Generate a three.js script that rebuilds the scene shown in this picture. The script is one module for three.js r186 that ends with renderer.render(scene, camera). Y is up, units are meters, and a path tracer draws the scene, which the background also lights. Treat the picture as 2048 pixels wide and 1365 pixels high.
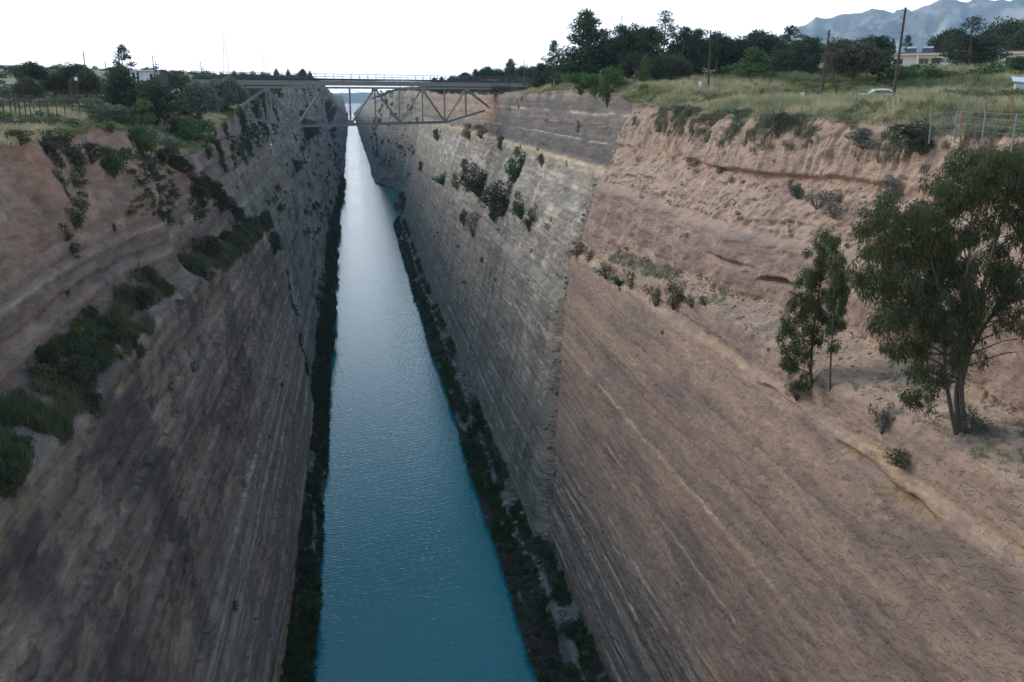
import * as THREE from 'three';
import { mergeGeometries } from 'three/addons/utils/BufferGeometryUtils.js';

// ---------------------------------------------------------------- camera
const scene = new THREE.Scene();
const EYE = 60;
const camera = new THREE.PerspectiveCamera(37.843, 1024 / 682, 0.5, 60000);
const PITCH = 13.894 * Math.PI / 180, YAW = 9.031 * Math.PI / 180;
const FWD = new THREE.Vector3(Math.sin(YAW) * Math.cos(PITCH), -Math.sin(PITCH), -Math.cos(YAW) * Math.cos(PITCH));
camera.position.set(0, EYE, 0);
camera.lookAt(FWD.x, EYE + FWD.y, FWD.z);

// ---------------------------------------------------------------- sky
const SUN = new THREE.Vector3(-0.66, 0.46, -0.58).normalize();
{
  const W = 512, H = 256, d = new Float32Array(W * H * 4), v = new THREE.Vector3();
  const sm = (a, b, t) => { t = Math.min(1, Math.max(0, (t - a) / (b - a))); return t * t * (3 - 2 * t); };
  for (let j = 0; j < H; j++) for (let i = 0; i < W; i++) {
    const el = ((j + 0.5) / H - 0.5) * Math.PI, az = ((i + 0.5) / W - 0.5) * 2 * Math.PI;
    v.set(Math.cos(el) * Math.cos(az), Math.sin(el), Math.cos(el) * Math.sin(az));
    const up = Math.max(0, v.y), ang = Math.acos(Math.min(1, Math.max(-1, v.dot(SUN))));
    const t = sm(0.06, 0.36, up), glow = Math.exp(-Math.pow(ang / 0.65, 2)), k = 4 * (j * W + i);
    d[k] = (1.78 * (1 - t) + 0.12 * t) + 0.74 * glow;
    d[k + 1] = (1.81 * (1 - t) + 0.27 * t) + 0.92 * glow;
    d[k + 2] = (1.82 * (1 - t) + 0.44 * t) + 1.04 * glow;
    d[k + 3] = 1;
  }
  const sky = new THREE.DataTexture(d, W, H, THREE.RGBAFormat, THREE.FloatType);
  sky.mapping = THREE.EquirectangularReflectionMapping; sky.magFilter = sky.minFilter = THREE.LinearFilter;
  sky.wrapS = THREE.RepeatWrapping; sky.needsUpdate = true;
  scene.background = sky; scene.environment = sky;
}
const sun = new THREE.DirectionalLight(new THREE.Color(1, 0.93, 0.84), 1.5);
sun.position.copy(SUN).multiplyScalar(400).add(new THREE.Vector3(0, 30, -150));
sun.target.position.set(0, 30, -150); sun.castShadow = true; sun.shadow.radius = 40;
sun.shadow.mapSize.set(4096, 4096);
Object.assign(sun.shadow.camera, { left: -320, right: 320, top: 260, bottom: -260, near: 1, far: 900 });
scene.add(sun, sun.target);
scene.fog = new THREE.FogExp2(new THREE.Color(0.56, 0.74, 1.0), 0.00011);
const EXPOSURE = 1.42;

// ---------------------------------------------------------------- helpers
let seed = 7;
const rnd = () => { seed = (seed * 1664525 + 1013904223) >>> 0; return seed / 4294967296; };
const rr = (a, b) => a + (b - a) * rnd();
const NT = new Float32Array(65536); { let s = 12345; for (let i = 0; i < 65536; i++) { s = (Math.imul(s, 1664525) + 1013904223) >>> 0; NT[i] = s / 4294967296; } }
function n2(x, y) {
  const xi = Math.floor(x), yi = Math.floor(y); let fx = x - xi, fy = y - yi;
  fx = fx * fx * (3 - 2 * fx); fy = fy * fy * (3 - 2 * fy);
  const a = (yi & 255) << 8, b = ((yi + 1) & 255) << 8, c = xi & 255, d = (xi + 1) & 255;
  const p = NT[a | c], q = NT[a | d], r = NT[b | c], s = NT[b | d];
  return p + (q - p) * fx + (r - p + (p - q - r + s) * fx) * fy;
}
function fbm(x, y, o = 4) { let s = 0, a = 0.5, t = 0; for (let i = 0; i < o; i++) { s += a * n2(x + i * 17.3, y + i * 9.1); t += a; a *= 0.5; x *= 2.03; y *= 2.03; } return s / t; }
const rid = (x, y, o = 3) => 1 - Math.abs(2 * fbm(x, y, o) - 1) * 1.6;
const ss = (a, b, t) => { t = (t - a) / (b - a); t = t < 0 ? 0 : t > 1 ? 1 : t; return t * t * (3 - 2 * t); };
const clamp = (x, a = 0, b = 1) => x < a ? a : x > b ? b : x;
const band = (y, c, w) => { const t = (y - c) / w; return Math.exp(-t * t); };
function tab(T, x) { // T sorted by descending first entry
  if (x >= T[0][0]) return T[0][1];
  for (let i = 1; i < T.length; i++) if (x >= T[i][0]) { const a = T[i - 1], b = T[i]; return b[1] + (a[1] - b[1]) * (x - b[0]) / (a[0] - b[0]); }
  return T[T.length - 1][1];
}
const up = (T, y) => tab(T, y);
const used = {};
function numbered(n) { const k = used[n] = (used[n] ?? -1) + 1; return k ? n + '_' + String(k).padStart(3, '0') : n; }
function shade(o) { o.traverse(m => { if (m.isMesh) m.castShadow = m.receiveShadow = true; }); return o; }
function put(o, name, label, category, group, kind) {
  o.name = numbered(name);
  if (label) o.userData.label = label; if (category) o.userData.category = category; if (group) o.userData.group = group; if (kind) o.userData.kind = kind;
  shade(o); scene.add(o); return o;
}
function part(parent, name, geo, mat, label) { const m = new THREE.Mesh(geo, mat); m.name = name; if (label) m.userData.label = label; parent.add(m); return m; }
const C = (r, g, b) => new THREE.Color().setRGB(r, g, b);
const std = (r, g, b, rough = 0.85, metal = 0) => new THREE.MeshStandardMaterial({ color: C(r, g, b), roughness: rough, metalness: metal });
const V = (x, y, z) => new THREE.Vector3(x, y, z);
function bar(a, b, w, h = w) { // box from a to b
  const d = b.clone().sub(a), L = d.length(), g = new THREE.BoxGeometry(w, h, L);
  const q = new THREE.Matrix4().lookAt(a, b, Math.abs(d.y / L) > 0.99 ? V(1, 0, 0) : V(0, 1, 0));
  g.applyMatrix4(q); g.translate((a.x + b.x) / 2, (a.y + b.y) / 2, (a.z + b.z) / 2); return g;
}
const boxAt = (x, y, z, w, h, d) => new THREE.BoxGeometry(w, h, d).translate(x, y, z);
function limb(pts, r0, r1, sides = 6) {
  const n = pts.length, pos = [], idx = [], t = V(), a = V(), b = V();
  for (let i = 0; i < n; i++) {
    t.copy(pts[Math.min(n - 1, i + 1)]).sub(pts[Math.max(0, i - 1)]).normalize();
    a.set(Math.abs(t.y) > 0.9 ? 1 : 0, Math.abs(t.y) > 0.9 ? 0 : 1, 0).cross(t).normalize(); b.copy(t).cross(a);
    const r = r0 + (r1 - r0) * i / (n - 1);
    for (let k = 0; k < sides; k++) { const u = k / sides * 2 * Math.PI, c = Math.cos(u) * r, s = Math.sin(u) * r; pos.push(pts[i].x + a.x * c + b.x * s, pts[i].y + a.y * c + b.y * s, pts[i].z + a.z * c + b.z * s); }
    if (i) for (let k = 0; k < sides; k++) { const p = (i - 1) * sides + k, q = (i - 1) * sides + (k + 1) % sides; idx.push(p, q, p + sides, q, q + sides, p + sides); }
  }
  const g = new THREE.BufferGeometry(); g.setAttribute('position', new THREE.Float32BufferAttribute(pos, 3)); g.setIndex(idx); g.computeVertexNormals(); return g;
}
const RGT = V(Math.cos(YAW), 0, Math.sin(YAW)), UPV = RGT.clone().cross(FWD), FPX = 1991;
function ray(px, py) { return FWD.clone().addScaledVector(RGT, (px - 1024) / FPX).addScaledVector(UPV, (682.5 - py) / FPX); }
function atZ(px, py, z) { const d = ray(px, py); return V(d.x * z / d.z, EYE + d.y * z / d.z, z); }

function topY(px, py, D) { const d = ray(px, py); return EYE + d.y * D / Math.hypot(d.x, d.z); } // height seen at that spot, D metres off

// ---------------------------------------------------------------- shape of the gorge
const faultR = y => up([[62, -126], [59, -126.2], [48, -131], [38, -135], [23, -128], [7, -118], [-2, -114]], y);
const faultL = y => up([[62, -112], [56, -116], [52, -126], [48.7, -142], [40, -172], [30, -203], [18, -193], [7, -187], [-2, -182]], y);
const RIMR = [[200, 58], [-40, 57.6], [-75, 58], [-118, 58.4], [-131, 60], [-165, 61.2], [-235, 60.2], [-300, 60], [-480, 62], [-700, 63], [-1000, 59], [-2000, 46], [-2900, 20], [-3400, 3]];
const RIML = [[200, 58], [-40, 57], [-72, 56.8], [-99, 57.2], [-114, 55.4], [-126, 53.4], [-145, 52.6], [-165, 54], [-185, 56], [-232, 57.6], [-300, 60], [-420, 64], [-640, 70], [-820, 70], [-1300, 60], [-2095, 46], [-2844, 20], [-3300, 3]];
const rimYR = z => tab(RIMR, z) + (fbm(z * 0.13, 3.3) - 0.5) * 1.0 + (n2(z * 0.9, 7.7) - 0.5) * 0.35;
const rimYL = z => tab(RIML, z) + (fbm(z * 0.11, 5.1) - 0.5) * 1.4 + (n2(z * 0.7, 2.7) - 0.5) * 0.5;
const PATHR = [[200, 0], [-470, 0], [-486, 1], [-505, 5], [-530, 8], [-600, 9], [-664, 8], [-690, 3], [-704, -2], [-760, -3.5], [-1000, -3], [-1600, -5], [-3400, -6]];
const PATHL = [[200, 0], [-330, 0], [-420, 1.5], [-560, 0], [-700, -1], [-1600, -2], [-3400, -2]];
const benchR = z => 42.6 - 2.6 * ss(-84, -130, z) + (n2(z * 0.12, 1.5) - 0.5) * 0.9;
const benchRw = z => 0.7 + 3.6 * ss(-86, -62, z) + 0.7 * n2(z * 0.3, 8);
const benchL = z => 42.4 - 0.062 * Math.max(0, -z - 92) + (n2(z * 0.1, 4.5) - 0.5) * 1.2;
const benchLw = z => 2.9 - 2.0 * band(z, -103, 7) - 1.2 * ss(-150, -195, z);
function lumpWarp(z, y) { return y + 0.9 * (fbm(z * 0.045, y * 0.06 + 40, 3) - 0.5) + 0.25 * (n2(z * 0.7, y * 0.4) - 0.5); }
const hsh = i => NT[(i * 7919 + 13131) & 65535];
function bedCut(z, w, f, o) { // grooves between beds, each bed standing a little proud or back
  const q = (w + 0.5 * (fbm(z * 0.025, o, 2) - 0.5)) * f + o, i = Math.floor(q), t = q - i, a = hsh(i), cut = t < 0.16 ? 1 - t / 0.16 : 0;
  return 0.34 * (hsh(i + 40) - 0.5) / f * 0.5 + cut * ss(0.35, 0.7, n2(z * 0.09 + i * 3.7, a * 50)) * 0.22;
}
function bedTone(z, w, f, o) { const q = (w + 0.5 * (fbm(z * 0.025, o, 2) - 0.5)) * f + o; return hsh(Math.floor(q) + 90); }
function pit(z, y) { const v = n2(z * 0.75, y * 2.4) * 0.6 + n2(z * 1.9 + 40, y * 5.2) * 0.4; return ss(0.66, 0.76, v); }
function xRnear(z, y) {
  const w = lumpWarp(z, y), b = benchR(z), bw = benchRw(z);
  let x = 22.2 + 0.186 * Math.min(w, b);
  x += 0.35 * ss(39.3, 39.7, w) - 0.2 * ss(39.8, 40.4, w);                         // ochre ledge with a dark lip
  if (w > b - 1.2) x += bw * ss(b - 0.35, b + 0.9, w) + 0.5 * ss(b - 1.2, b, w) * (fbm(z * 0.7, y) - 0.3);
  if (w > b) x += 0.09 * (w - b);
  x += 0.75 * ss(48.1, 48.9, w) + 0.36 * clamp(w - 48.8, 0, 4.6);
  x -= 0.55 * ss(53.5, 53.9, w) * ss(0.25, 0.5, n2(z * 0.08, 91));
  x += 0.20 * clamp(w - 54, 0, 3.2) + 0.9 * clamp(w - 57.0, 0, 1.4);
  // roughness by bed
  const talus = ss(48.2, 49.4, w) * (1 - ss(53.2, 54, w));
  x += talus * (0.75 * (fbm(z * 0.4, y * 0.8, 5) - 0.5) + 0.55 * (fbm(z * 2.2, y * 2.6, 4) - 0.5) + 0.28 * (rid(z * 0.5, w * 2.4, 4) - 0.6));
  const beds = ss(47.4, 48.4, w) * (1 - ss(50.2, 51, w));
  x += beds * 0.42 * (n2(z * 0.22, w * 3.4) - 0.5);
  const flute = ss(53.4, 54.4, w);
  const zz = z + 0.5 * (fbm(z * 0.3, y * 0.5, 2) - 0.5);
  x += flute * (0.9 * (fbm(zz * 0.3, y * 0.16, 4) - 0.5) + 0.42 * (rid(zz * 1.9, y * 0.22, 3) - 0.5) * (0.4 + n2(z * 0.15, 5)) + 0.3 * (fbm(zz * 4.2, y * 0.7, 3) - 0.5) + 0.3 * (fbm(z * 1.2, y * 1.4, 3) - 0.5));
  const soil = band(w, b + 0.2, 1.6) * ss(-112, -80, z);
  x += soil * 0.8 * (fbm(z * 0.8, y * 0.9, 4) - 0.5);
  const smooth = (1 - talus) * (1 - flute);
  x += smooth * (0.25 * (fbm(z * 0.06, y * 0.2, 3) - 0.5) + 0.07 * (fbm(z * 0.7, y * 2.0, 4) - 0.5));
  const strip = 1 - ss(14, 19, w + 4 * (n2(z * 0.05, 3) - 0.5));
  x += strip * (0.30 * (n2(z * 0.05, w * 1.6) - 0.5) + 0.24 * (n2(z * 0.11, w * 4.4) - 0.5) + 0.1 * (n2(z * 1.3, w * 6) - 0.5));
  const pits = band(w, 27, 3.5) + band(w, 21, 1.5);
  x += 0.22 * pits * ss(0.55, 0.75, fbm(z * 0.22, w * 0.9, 3)) * (n2(z * 3, w * 4) - 0.2);
  x += smooth * (0.55 * bedCut(z, w, 0.55, 3) + 0.4 * bedCut(z, w, 1.7, 11) * (0.3 + strip)) + 0.07 * pit(z, y) * ss(0.42, 0.6, fbm(z * 0.09, w * 0.4, 3));
  // lens-shaped hollows
  for (const [cz, cy, rz, ry, d] of HOLES) { const q = ((z - cz) / rz) ** 2 + ((w - cy) / ry) ** 2; if (q < 1) x += d * Math.pow(1 - q, 0.6); }
  return x;
}
const HOLES = [[-82.5, 46.1, 5.0, 0.3, 0.5], [-74.8, 45.4, 2.6, 0.28, 0.9], [-88, 41.4, 1.6, 0.35, 0.5], [-70, 43.9, 2.8, 0.35, 0.6], [-52, 38.8, 3.6, 0.4, 0.4], [-46.5, 38.5, 3.0, 0.5, 0.5], [-64, 39.0, 4, 0.35, 0.5]];
function xRfar(z, y) {
  const w = lumpWarp(z, y);
  let x = 22.3 + 0.205 * w + tab(PATHR, z);
  x -= 1.5 * (1 - ss(40, 49, w)) * (1 - ss(-300, -420, z));                        // stands proud of the brown block
  x += 0.9 * ss(32.4, 33.1, w) * ss(-320, -200, z) + 0.8 * ss(50.2, 50.8, w) * (1 - ss(-330, -420, z));
  const mid = ss(33, 34, w) * (1 - ss(48.5, 50, w)) * ss(-330, -280, z);
  x += mid * (0.9 * (fbm(z * 0.16, y * 0.2, 4) - 0.5) + 0.25 * (rid(z * 0.9, y * 1.1) - 0.5));
  const hollow = band(z, -255, 26) * band(w, 41, 5); x += 1.6 * hollow;
  x += 0.3 * (fbm(z * 0.1, y * 0.3, 4) - 0.5) + 0.14 * (fbm(z * 0.45, y * 1.1, 4) - 0.5) + 0.16 * (n2(z * 0.06, w * 2.2) - 0.5);
  x += 0.25 * (rid(z * 0.35, y * 0.02, 2) - 0.5) * ss(-200, -330, z);
  x += 0.5 * bedCut(z, w, 0.45, 21) + 0.25 * bedCut(z, w, 1.6, 5) + 0.12 * pit(z, y) * ss(0.42, 0.6, fbm(z * 0.07, w * 0.3, 3));
  const farR = ss(-470, -520, z); x += farR * (5 * (fbm(z * 0.03, y * 0.04, 4) - 0.5) + 1.6 * (fbm(z * 0.15, y * 0.15, 3) - 0.5));
  return x;
}
function xR(z, y) {
  const f = faultR(y) + 1.4 * (n2(y * 0.25, 50) - 0.5), k = ss(1.1, -1.1, z - f);
  let x = k <= 0 ? xRnear(z, y) : k >= 1 ? xRfar(z, y) : xRnear(z, y) * (1 - k) + xRfar(z, y) * k;
  return x + 0.5 * band(z, f + 1.3, 0.8) * (0.2 + fbm(z * 0.8, y * 0.8));
}
function xLnear(z, y) { // setback to the left, returned positive
  const w = lumpWarp(z + 300, y), b = benchL(z), bw = benchLw(z);
  let x = 7.9 + 0.215 * Math.min(w, b);
  if (w > b - 1.4) x += bw * ss(b - 1.2, b + 1.5, w);
  if (w > b) x += 0.11 * (w - b);
  x += 0.3 * ss(47.6, 48.0, w) + 0.35 * ss(45.2, 45.6, w) + 0.28 * clamp(w - 51, 0, 6);
  const top = ss(50.5, 52, w);
  x += top * (1.3 * (fbm(z * 0.3, y * 0.2, 4) - 0.5) + 0.5 * (rid(z * 1.1, y * 0.15) - 0.5));
  const low = 1 - ss(b - 2, b, w);
  x += low * (0.6 * (fbm(z * 0.06, y * 0.12, 4) - 0.5) + 0.22 * (fbm(z * 0.2, y * 0.5, 4) - 0.5) + 0.16 * (fbm(z * 0.8, y * 1.1, 4) - 0.5));
  const strip = 1 - ss(12, 18, w);
  x += strip * (0.35 * (n2(z * 0.04, w * 1.3) - 0.5) + 0.22 * (n2(z * 0.12, w * 4) - 0.5));
  x += (1 - top) * (bedCut(z, w, 0.5, 31) + 0.5 * bedCut(z, w, 1.5, 6)) + 0.15 * pit(z, y) * ss(0.4, 0.6, fbm(z * 0.1, w * 0.3, 3));
  x += (1 - low) * (0.25 * (fbm(z * 0.3, y * 0.5) - 0.5) + 0.1 * (fbm(z * 1.6, y * 1.6, 3) - 0.5) + 0.2 * (n2(z * 0.05, w * 2) - 0.5));
  return x;
}
function xLfar(z, y) {
  const w = lumpWarp(z + 300, y);
  let x = 8.6 + 0.235 * w + tab(PATHL, z);
  x += 0.9 * (fbm(z * 0.06, y * 0.05, 4) - 0.5) + 0.35 * (fbm(z * 0.3, y * 0.25, 4) - 0.5) + 0.2 * (n2(z * 0.05, w * 1.8) - 0.5) + 0.15 * (fbm(z * 1.2, y, 3) - 0.5);
  x += bedCut(z, w, 0.4, 41) + 0.12 * pit(z, y);
  const far = ss(-240, -340, z); x += far * (3.2 * (fbm(z * 0.035, y * 0.05, 4) - 0.5) + 1.2 * (fbm(z * 0.18, y * 0.2, 3) - 0.5));
  return x;
}
function xL(z, y) {
  const f = faultL(y) + 2.5 * (n2(y * 0.4, 60) - 0.5), k = ss(1.2, -1.2, z - f);
  const x = k <= 0 ? xLnear(z, y) : k >= 1 ? xLfar(z, y) : xLnear(z, y) * (1 - k) + xLfar(z, y) * k;
  return -(x + (0.9 - 0.7 * ss(46, 51, y)) * band(z, f, 1.6) * (0.3 + fbm(z * 0.7, y * 0.7)));
}
const rimXR = z => xR(z, rimYR(z)), rimXL = z => xL(z, rimYL(z));
function gR(x, z) {
  const u = x - rimXR(z), r = rimYR(z), fade = 1 - ss(-900, -3200, z);
  let y = r + 0.5 * ss(0, 3, u) + fade * (1.9 * ss(4, 55, u) + 2.0 * ss(50, 200, u));
  y += 0.9 * (fbm(x * 0.08, z * 0.08, 3) - 0.5) * ss(1, 8, u);
  y += fade * (9 * ss(14, 130, u) * ss(-260, -520, z)) + fade * 5 * band(z, -620, 160) * ss(3, 40, u);
  return y;
}
function gL(x, z) {
  const u = rimXL(z) - x, r = rimYL(z), fade = 1 - ss(-1200, -3200, z);
  const plate = 57.6 + 1.9 * ss(-90, -230, z);
  let y = r + (Math.max(r, plate) - r) * ss(1, 15, u) + 0.35 * ss(0, 2, u);
  y += fade * (2.2 * ss(25, 120, u)) + 0.9 * (fbm(x * 0.09, z * 0.09, 3) - 0.5) * ss(1, 8, u);
  y += fade * 3.0 * ss(20, 60, u) * band(z, -470, 120);
  return y;
}
const ground = (x, z) => x > 5 ? gR(x, z) : gL(x, z);
function inside(p) {
  if (p.y < 0.0) return true;
  if (p.x > 5) { const ry = rimYR(p.z); return p.y < ry - 0.02 ? p.x > xR(p.z, p.y) : p.x > rimXR(p.z) && p.y < gR(p.x, p.z); }
  const ry = rimYL(p.z); return p.y < ry - 0.02 ? p.x < xL(p.z, p.y) : p.x < rimXL(p.z) && p.y < gL(p.x, p.z);
}
function hit(px, py) { // what a look through that spot of the photograph meets
  const d = ray(px, py), p = V(); let t = 25, s;
  while (t < 1500) { s = 0.3 + t * 0.004; p.set(d.x * t, EYE + d.y * t, d.z * t); if (inside(p)) break; t += s; }
  let a = t - s, b = t;
  for (let i = 0; i < 10; i++) { const m = (a + b) / 2; p.set(d.x * m, EYE + d.y * m, d.z * m); if (inside(p)) b = m; else a = m; }
  return p;
}
function onGround(px, D) { const d = ray(px, 190), k = D / Math.hypot(d.x, d.z), x = d.x * k, z = d.z * k; return V(x, ground(x, z), z); }

// ---------------------------------------------------------------- rock colours (linear)
const O = [0, 0, 0]; let SY = 0;
const arcR = (z, y) => { const b = benchR(z), w = lumpWarp(z, y); return y + 3.2 * ss(b - 0.35, b + 0.9, w); };
const arcL = (z, y) => { const b = benchL(z), w = lumpWarp(z + 300, y); return y + 1.6 * ss(b - 1.2, b + 1.5, w); };
const mixO = (k, r, g, b) => { O[0] += (r - O[0]) * k; O[1] += (g - O[1]) * k; O[2] += (b - O[2]) * k; };
const mulO = k => { O[0] *= k; O[1] *= k; O[2] *= k; };
function rockRnear(z, y) {
  const w = lumpWarp(z, y), b = benchR(z), f = fbm(z * 0.35, SY * 0.35, 4), g = fbm(z * 0.07, w * 0.42 + 9, 4), h = fbm(z * 0.8, SY * 1.9, 4);
  O[0] = 0.375; O[1] = 0.278; O[2] = 0.228;
  mixO(0.6 * ss(0.5, 0.62, g), 0.25, 0.195, 0.175); mixO(0.5 * ss(0.57, 0.64, fbm(z * 0.11 + 5, w * 0.6 + 33, 5)), 0.20, 0.165, 0.155);                               // grey-violet beds
  mixO(0.5 * ss(0.56, 0.72, fbm(z * 0.05 + 30, w * 0.3, 4)), 0.47, 0.335, 0.24);
  mixO(0.4 * ss(0.5, 0.7, f), 0.34, 0.26, 0.21);
  const smoothB = ss(b, b + 1, w) * (1 - ss(47.6, 48.4, w)); mixO(0.6 * smoothB, 0.40, 0.30, 0.255);
  mixO(0.35 * smoothB * ss(0.45, 0.6, fbm(z * 0.8, y * 0.12, 3)), 0.33, 0.255, 0.235);
  const soil = band(w, b + 0.1, 1.5) * ss(0.3, 0.6, f + 0.1); mixO(0.6 * soil, 0.50, 0.37, 0.275);
  mixO(0.55 * band(w, 39.6, 0.4) * ss(0.42, 0.6, fbm(z * 0.25, y, 3)), 0.52, 0.38, 0.24);
  mixO(0.45 * band(w, 38.6, 1.0) * ss(-57, -53, z) * ss(0.48, 0.62, fbm(z * 0.5, y * 0.7)), 0.50, 0.36, 0.18);
  const talus = ss(48, 49, w); mixO(0.8 * talus, 0.50, 0.385, 0.315);
  mixO(0.5 * talus * ss(0.52, 0.66, fbm(z * 0.5, y * 0.9 + 60, 4)), 0.40, 0.29, 0.23);
  mixO(0.7 * band(w, 53.5, 0.35) * ss(0.3, 0.5, n2(z * 0.1, 91)), 0.44, 0.29, 0.20);
  const fl = ss(53.6, 54.4, w); mixO(0.75 * fl, 0.46, 0.345, 0.275);
  mixO(0.55 * fl * ss(0.5, 0.7, fbm(z * 2.2, y * 0.18, 3)), 0.33, 0.235, 0.18);
  mixO(0.5 * ss(56, 57.5, w) * ss(0.4, 0.6, f), 0.37, 0.25, 0.185);
  const strip = 1 - ss(13, 19, w + 5 * (fbm(z * 0.04, 3) - 0.5)); const ln = n2(z * 0.12, w * 5.5), l2 = n2(z * 0.03, w * 1.7);
  mixO(0.75 * strip, 0.335, 0.26, 0.225); mixO(0.6 * strip * ss(0.45, 0.7, l2), 0.25, 0.195, 0.18); mixO(0.9 * strip * ss(0.60, 0.72, ln) * ss(0.25, 0.5, n2(z * 0.5, w * 5)), 0.60, 0.50, 0.43);
  mixO(0.6 * band(w, 5.2 + n2(z * 0.05, 2), 0.8), 0.39, 0.285, 0.215); mixO(0.6 * band(w, 9.5, 1.4), 0.30, 0.28, 0.25);
  // thin pale bed that comes and goes
  mixO(0.7 * band(w, 22.6, 0.1) * ss(0.5, 0.65, n2(z * 0.25, 5)) , 0.66, 0.56, 0.45);
  mixO(0.6 * band(w, 27.4, 0.09) * ss(0.5, 0.65, n2(z * 0.2, 15)), 0.6, 0.5, 0.4);
  mixO(0.5 * ss(0.66, 0.8, fbm(z * 0.5, w * 1.6 + 80, 3)) * (1 - talus), 0.22, 0.18, 0.17);
  if (w < 47.5) {mulO(0.89 + 0.22 * bedTone(z, w, 0.55, 3)); mulO(0.92 + 0.16 * bedTone(z, w, 1.7, 11)); mulO(1 + 0.34 * strip * (bedTone(z, w, 4.3, 2) - 0.5)); }
  mulO(0.80 + 0.40 * h); mulO(0.88 + 0.24 * n2(z * 2.2, SY * 6)); if (n2(z * 1.6 + 7, SY * 4.6) > 0.86) mulO(1.18); mulO(0.88 + 0.24 * fbm(z * 0.2 + 70, SY * 0.8, 3));
}
function rockRfar(z, y) {
  const w = lumpWarp(z, y), f = fbm(z * 0.2, y * 0.3, 4), h = fbm(z * 0.35, y * 1.5, 4), st = fbm(z * 0.45, y * 0.05, 4);
  O[0] = 0.335; O[1] = 0.305; O[2] = 0.265;
  mixO(0.7 * ss(0.45, 0.62, fbm(z * 0.06, w * 0.25 + 5, 4)), 0.26, 0.245, 0.225);
  mixO(0.7 * ss(0.5, 0.6, st), 0.20, 0.185, 0.18); mixO(0.4 * ss(0.56, 0.7, fbm(z * 0.36 + 40, y * 0.06, 3)), 0.42, 0.375, 0.32);
  const mid = ss(32.6, 34, w) * (1 - ss(49.8, 50.3, w)); mixO(0.6 * mid, 0.41, 0.385, 0.33);
  mixO(0.7 * mid * ss(0.54, 0.68, fbm(z * 0.2, y * 0.9, 5)), 0.62, 0.55, 0.49); mixO(0.6 * mid * ss(0.52, 0.62, fbm(z * 0.26 + 9, y * 0.4 + 3, 4)), 0.24, 0.225, 0.205);
  mixO(0.7 * band(w, 37.6, 0.7) * ss(-185, -170, z) , 0.22, 0.205, 0.195);
  const tp = ss(50.2, 50.7, w); mixO(0.92 * tp, 0.15, 0.134, 0.126); mixO(0.5 * tp * ss(0.5, 0.62, f), 0.21, 0.19, 0.175); mixO(0.55 * tp * ss(58.5, 60, w) * ss(0.4, 0.55, f), 0.36, 0.30, 0.24);
  mixO(0.85 * band(w, 50.1, 0.3), 0.62, 0.50, 0.30); mixO(0.6 * band(w, 49.3, 0.5), 0.50, 0.46, 0.35);
  for (const [c, q] of [[53.4, 0.12], [55.6, 0.10], [57.3, 0.2]]) mixO(0.75 * band(w, c, q) * ss(0.42, 0.6, n2(z * 0.12, c)), 0.55, 0.47, 0.37);
  const low = 1 - ss(31.5, 32.5, w); mixO(0.6 * low * ss(0.66, 0.78, n2(z * 0.2, w * 2.6)) * ss(0.4, 0.55, n2(z * 0.6, w * 1.4)), 0.55, 0.51, 0.45);
  mixO(0.5 * low * ss(0.5, 0.7, n2(z * 0.04, w * 1.1)), 0.30, 0.262, 0.225);
  mixO(0.8 * band(w, 32.2, 0.13), 0.55, 0.51, 0.44);
  mixO(0.7 * (1 - ss(4, 7, w)), 0.33, 0.30, 0.265);
  const br = ss(-228, -250, z) * ss(52.5, 54, w + 3 * (f - 0.5)) * (1 - ss(-330, -480, z)); mixO(0.8 * br, 0.42, 0.285, 0.2);
  mixO(0.45 * ss(-235, -290, z) * ss(46, 52, w), 0.42, 0.34, 0.26);
  const far = ss(-500, -560, z); mixO(0.7 * far, 0.40, 0.37, 0.33); mixO(0.6 * far * ss(0.5, 0.62, fbm(z * 0.08, y * 0.1, 4)), 0.27, 0.26, 0.24); mixO(0.6 * far * ss(0.62, 0.7, fbm(z * 0.5, y * 0.5, 3)), 0.13, 0.14, 0.09);
  mulO(0.89 + 0.22 * bedTone(z, w, 0.45, 21)); mulO(0.92 + 0.16 * bedTone(z, w, 1.6, 5)); mulO(0.66 + 0.68 * h); mulO(0.86 + 0.28 * n2(z * 0.6, y * 4)); mulO(0.8 + 0.4 * fbm(z * 0.2 + 70, y * 0.5, 3));
}
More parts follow.
